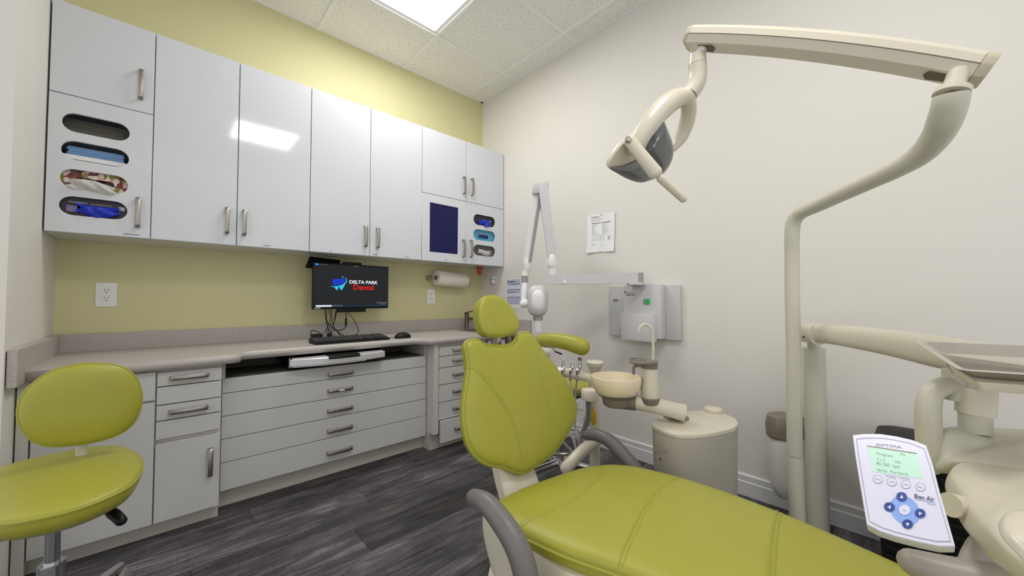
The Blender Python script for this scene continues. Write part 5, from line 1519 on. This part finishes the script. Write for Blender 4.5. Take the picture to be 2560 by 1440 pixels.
obj('bottle_bracket', Box(bc + V((.03, -.06, .02)), bc + V((.09, -.02, .06)), .006), M_TAUPE, t)

# waste bin
t = thing('waste_bin', 'black ribbed plastic bin on the floor behind the control panel', 'bin', (1.86, -.02, 0))
x0_, x1_, y0_, y1_ = 1.62, 2.08, -.42, .03
zbn = at(2230, 1078, x=1.80).z
bt = at(2180, 1078, d=1.32)
zbn = bt.z - .045
q = [V((bt.x, bt.y, 0)) + d_ for d_ in (V((0, 0, 0)), V((.36, .0, 0)), V((.36, -.42, 0)), V((0, -.42, 0)))]
mxq = max(p.x for p in q)
if mxq > 2.09: q = [p - V((mxq - 2.09, 0, 0)) for p in q]
base = roundq(q, .05)
lv = []
nr = 14
for i in range(nr):
    z_ = zbn * i / nr; lv += [(z_ + .004, .90 + .08 * i / nr), (z_ + zbn / nr - .008, .905 + .08 * i / nr), (z_ + zbn / nr - .003, .892 + .08 * i / nr)]
lv += [(zbn - .02, .97), (zbn - .018, 1.0), (zbn, 1.0)]
lv[0] = (.0, lv[0][1])
obj('bin_body', loft(bmesh.new(), base, lv), M_BLACK2, t, sharp=20)
cbn = sum(base, V()) / len(base)
obj('bin_lid', loft(bmesh.new(), base, [(zbn, 1.01), (zbn + .012, 1.0), (zbn + .02, .9)]), M_BLACK, t)

# ================================================================ control panel
t = thing('control_panel', 'white handpiece control panel with green display and blue arrow keys, lower right', 'control panel', at(2260, 1230, d=.62))
CPp = at(2260, 1225, d=.60)
ray_ = (CPp - CAM).normalized()
CN = (-ray_ * .80 + V((0, 0, .5))).normalized()
def c_p(px, py, off=0.): return on_plane(px, py, CPp + CN * off, CN)
face = [(2131, 1087), (2160, 1084), (2200, 1084), (2240, 1090), (2280, 1099), (2316, 1113), (2332, 1160), (2350, 1230), (2370, 1300), (2389, 1367), (2350, 1367), (2300, 1357), (2240, 1342), (2200, 1329), (2167, 1312), (2158, 1260), (2148, 1200), (2138, 1140)]
bm = bmesh.new(); prism(bm, [c_p(*p) for p in face], -CN * .022, .002)
obj('housing', bm, M_CTRLS, t)
cface = [V(p).to_2d() for p in [V((a, b, 0)) for a, b in face]]
ccx = sum(p[0] for p in face) / len(face); ccy = sum(p[1] for p in face) / len(face)
def shr(k): return [(ccx + (a - ccx) * k, ccy + (b - ccy) * k) for a, b in face]
def cpoly(pts, off, mt, name, th=.0006, par=None):
    bm = bmesh.new(); prism(bm, [c_p(px, py, off) for px, py in pts], CN * th)
    return obj(name, bm, mt, par or t, smooth=False)
fp = cpoly(shr(.985), .0, M_CTRL, 'face_plate')
cpoly(shr(.925), .0006, M_CTRLG, 'border_line', .0003, fp)
cpoly(shr(.90), .0009, M_CTRL, 'inner_face', .0003, fp)
def R7(x, y): return (2100 + x / 4.234, 1060 + y / 4.235)
disp = cpoly([R7(290, 232), (R7(812, 312)), R7(880, 582), R7(345, 505)], .0012, M_LCD, 'display', .0006)
cpoly([R7(288, 228), R7(812, 308), R7(814, 318), R7(290, 238)], .0018, M_TAUPE, 'display_edge', .0003, disp)
e_u = (c_p(*R7(812, 312)) - c_p(*R7(290, 232))).normalized(); e_v = CN.cross(e_u)
def ctext(s, px, py, size, mt, par, off=.0020, sx=1., bold=0., shear=0.):
    obj('lettering', text(s, c_p(*R7(px, py), off), e_u, e_v, size, .0003, bold, sx=sx, shear=shear), mt, par, smooth=False)
def cfit(s_, x0, y0, x1, y1, hpx, mt, par, off=.0020, shear=0., bold=0.):
    """text fitted between two points of the panel crop, cap height hpx"""
    a, b = c_p(*R7(x0, y0), off), c_p(*R7(x1, y1), off)
    u = (b - a).normalized(); v = CN.cross(u)
    hh = (c_p(*R7(x0, y0 - hpx), off) - a).length
    bm = text(s_, (0, 0, 0), (1, 0, 0), (0, 1, 0), 1.0, .0003, bold, shear=shear)
    X = [w_.co.x for w_ in bm.verts]; Y = [w_.co.y for w_ in bm.verts]
    x_0, x_1, y_1 = min(X), max(X), max(Y)
    for w_ in bm.verts:
        w_.co = a + u * ((w_.co.x - x_0) / (x_1 - x_0) * (b - a).length) + v * (w_.co.y / y_1 * hh) + CN * w_.co.z
    return obj('lettering', bm, mt, par, smooth=False)
cfit('OPTIMA', 380, 230, 655, 258, 26, M_CTRLG, fp)
cfit('Program', 390, 322, 560, 352, 22, M_LCDT, disp); cfit('P2', 640, 330, 690, 338, 22, M_LCDT, disp)
cfit('1:1', 400, 385, 470, 396, 24, M_LCDT, disp); cfit('X5', 580, 410, 640, 420, 24, M_LCDT, disp)
cfit('40: 000  rpm', 385, 430, 635, 472, 32, M_LCDT, disp)
cfit('spray  Forward', 395, 492, 715, 545, 24, M_LCDT, disp)
cfit('SMART DRIVE', 485, 548, 735, 588, 12, M_CTRLG, fp)
def ell(cx, cy, rx, ry, rot=.25, n=20):
    return [(R7(cx + rx * math.cos(a) * math.cos(rot) - ry * math.sin(a) * math.sin(rot), cy + rx * math.cos(a) * math.sin(rot) + ry * math.sin(a) * math.cos(rot))) for a in [2 * PI * i / n for i in range(n)]]
for (bx_, by_), s in zip(((401, 587), (548, 615), (697, 643), (852, 670)), ('PRG', 'MODE', 'LIGHT', 'SPRAY')):
    b0 = cpoly(ell(bx_, by_, 54, 45), .0012, M_CTRLG, 'button', .0008)
    cpoly(ell(bx_, by_, 47, 39), .0020, M_CTRL, 'button_face', .0004, b0)
    cfit(s, bx_ - 28, by_ + 2, bx_ + 28, by_ + 12, 15, M_CTRLG, b0, .0026)
cpoly(ell(688, 916, 178, 138, .75, 28), .0012, M_CTRLB, 'arrow_field', .0004)
for (bx_, by_), ang in zip(((653, 772), (523, 880), (849, 948), (715, 1062)), (90, 180, 0, -90)):
    b0 = cpoly(ell(bx_, by_, 57, 47), .0016, M_CTRLD, 'arrow_button', .0014)
    a = math.radians(ang)
    tri = [(bx_ + 24 * math.cos(a + k) + (6 * math.cos(a) if 0 else 0), by_ - 24 * math.sin(a + k)) for k in (0, 2.2, -2.2)]
    cpoly([R7(*p) for p in tri], .0030, M_CTRL, 'arrow', .0003, b0)
b0 = cpoly(ell(683, 912, 60, 54), .0016, M_CTRL, 'button', .0012)
cfit('OK', 668, 920, 698, 925, 14, M_CTRLG, b0, .0030)
cfit('Bien Air', 788, 782, 1005, 822, 44, M_INK, fp, shear=.25)
cpoly([R7(785, 795), R7(1010, 828), R7(1010, 832), R7(785, 799)], .0016, M_CTRLB, 'underline', .0003, fp)
cfit('Dental', 930, 846, 1015, 860, 16, M_CTRLB, fp)

# ================================================================ operator stool on the left
SX, SY = -.185, 1.575
t = thing('operator_stool', 'lime green stool with oval backrest in front of the left base cabinets', 'stool', (SX, SY, 0))
ZST = .47
ol_ = [(300, 1120), (340, 1135), (356, 1160), (350, 1185), (325, 1215), (270, 1245), (190, 1275), (100, 1297), (0, 1312), (-90, 1300), (-150, 1270), (-130, 1230), (-60, 1195), (30, 1165), (130, 1140), (230, 1122)]
so = [at(px, py, z=ZST) for px, py in ol_]
STs = obj('seat', Pad(so, (0, 0, 1), .020, .075, n=4, mf=3.2, mb=2.8), M_VINYL, t)
obj('piping', Sweep(catmull(so, 4, True), .0035, seg=6, closed=True), M_SEAM, STs)
cs = sum(so, V()) / len(so)
SX, SY = at(130, 1400, d=1.0).x, at(130, 1400, d=1.0).y
obj('seat_plate', Box((SX - .09, SY - .09, ZST - .088), (SX + .09, SY + .09, ZST - .07), .01), M_TAUPE, t)
obj('gas_lift', Sweep([(SX, SY, ZST - .06), (SX, SY, .22)], .0145, cap='flat', seg=20), M_CHROME, t)
obj('lift_sleeve', Lathe([(.026, .07), (.026, .255), (.025, .262), (.019, .262)], (SX, SY, 0), seg=24), M_CHROME, t)
lv0 = at(262, 1285, d=1.0)
obj('height_lever', Sweep([V((SX, SY, ZST - .062)), at(255, 1276, d=1.02), at(283, 1284, d=1.0), at(303, 1302, d=.99)], [.006, .007, .013, .012], smooth=4, seg=12), M_BLACK, t)
star_base(t, SX, SY, .29, math.atan2(at(300, 1425, z=.05).y - SY, at(300, 1425, z=.05).x - SX))
# backrest, behind the seat
SBc = at(198, 1010, d=1.12)
SBN = (at(198, 1010, d=1.0) - SBc); SBN.z = 0; SBN.normalize()
sb = [(80, 960), (125, 930), (180, 913), (240, 908), (300, 915), (335, 938), (352, 975), (352, 1015), (335, 1055), (300, 1083), (240, 1103), (170, 1113), (115, 1113), (75, 1096), (52, 1065), (44, 1030), (54, 992)]
SB = [on_plane(px, py, SBc, SBN) for px, py in sb]
bk2 = obj('backrest', Pad(SB, SBN, .030, .028, n=4, mf=2.8), M_VINYL, t)
obj('piping', Sweep(catmull([p + SBN * .006 for p in SB], 4, True), .003, seg=6, closed=True), M_SEAM, bk2)
bst = on_plane(205, 1100, SBc, SBN)
obj('back_bar', Sweep([bst - SBN * .02 + V((0, 0, .05)), bst - SBN * .02 + V((0, 0, -.06)), V((bst.x, bst.y, ZST - .055)) - SBN * .0, V((SX, SY, ZST - .062))], .009, smooth=4, up=SBN, ea=1.4, eb=.5), M_GREYCREAM, t)
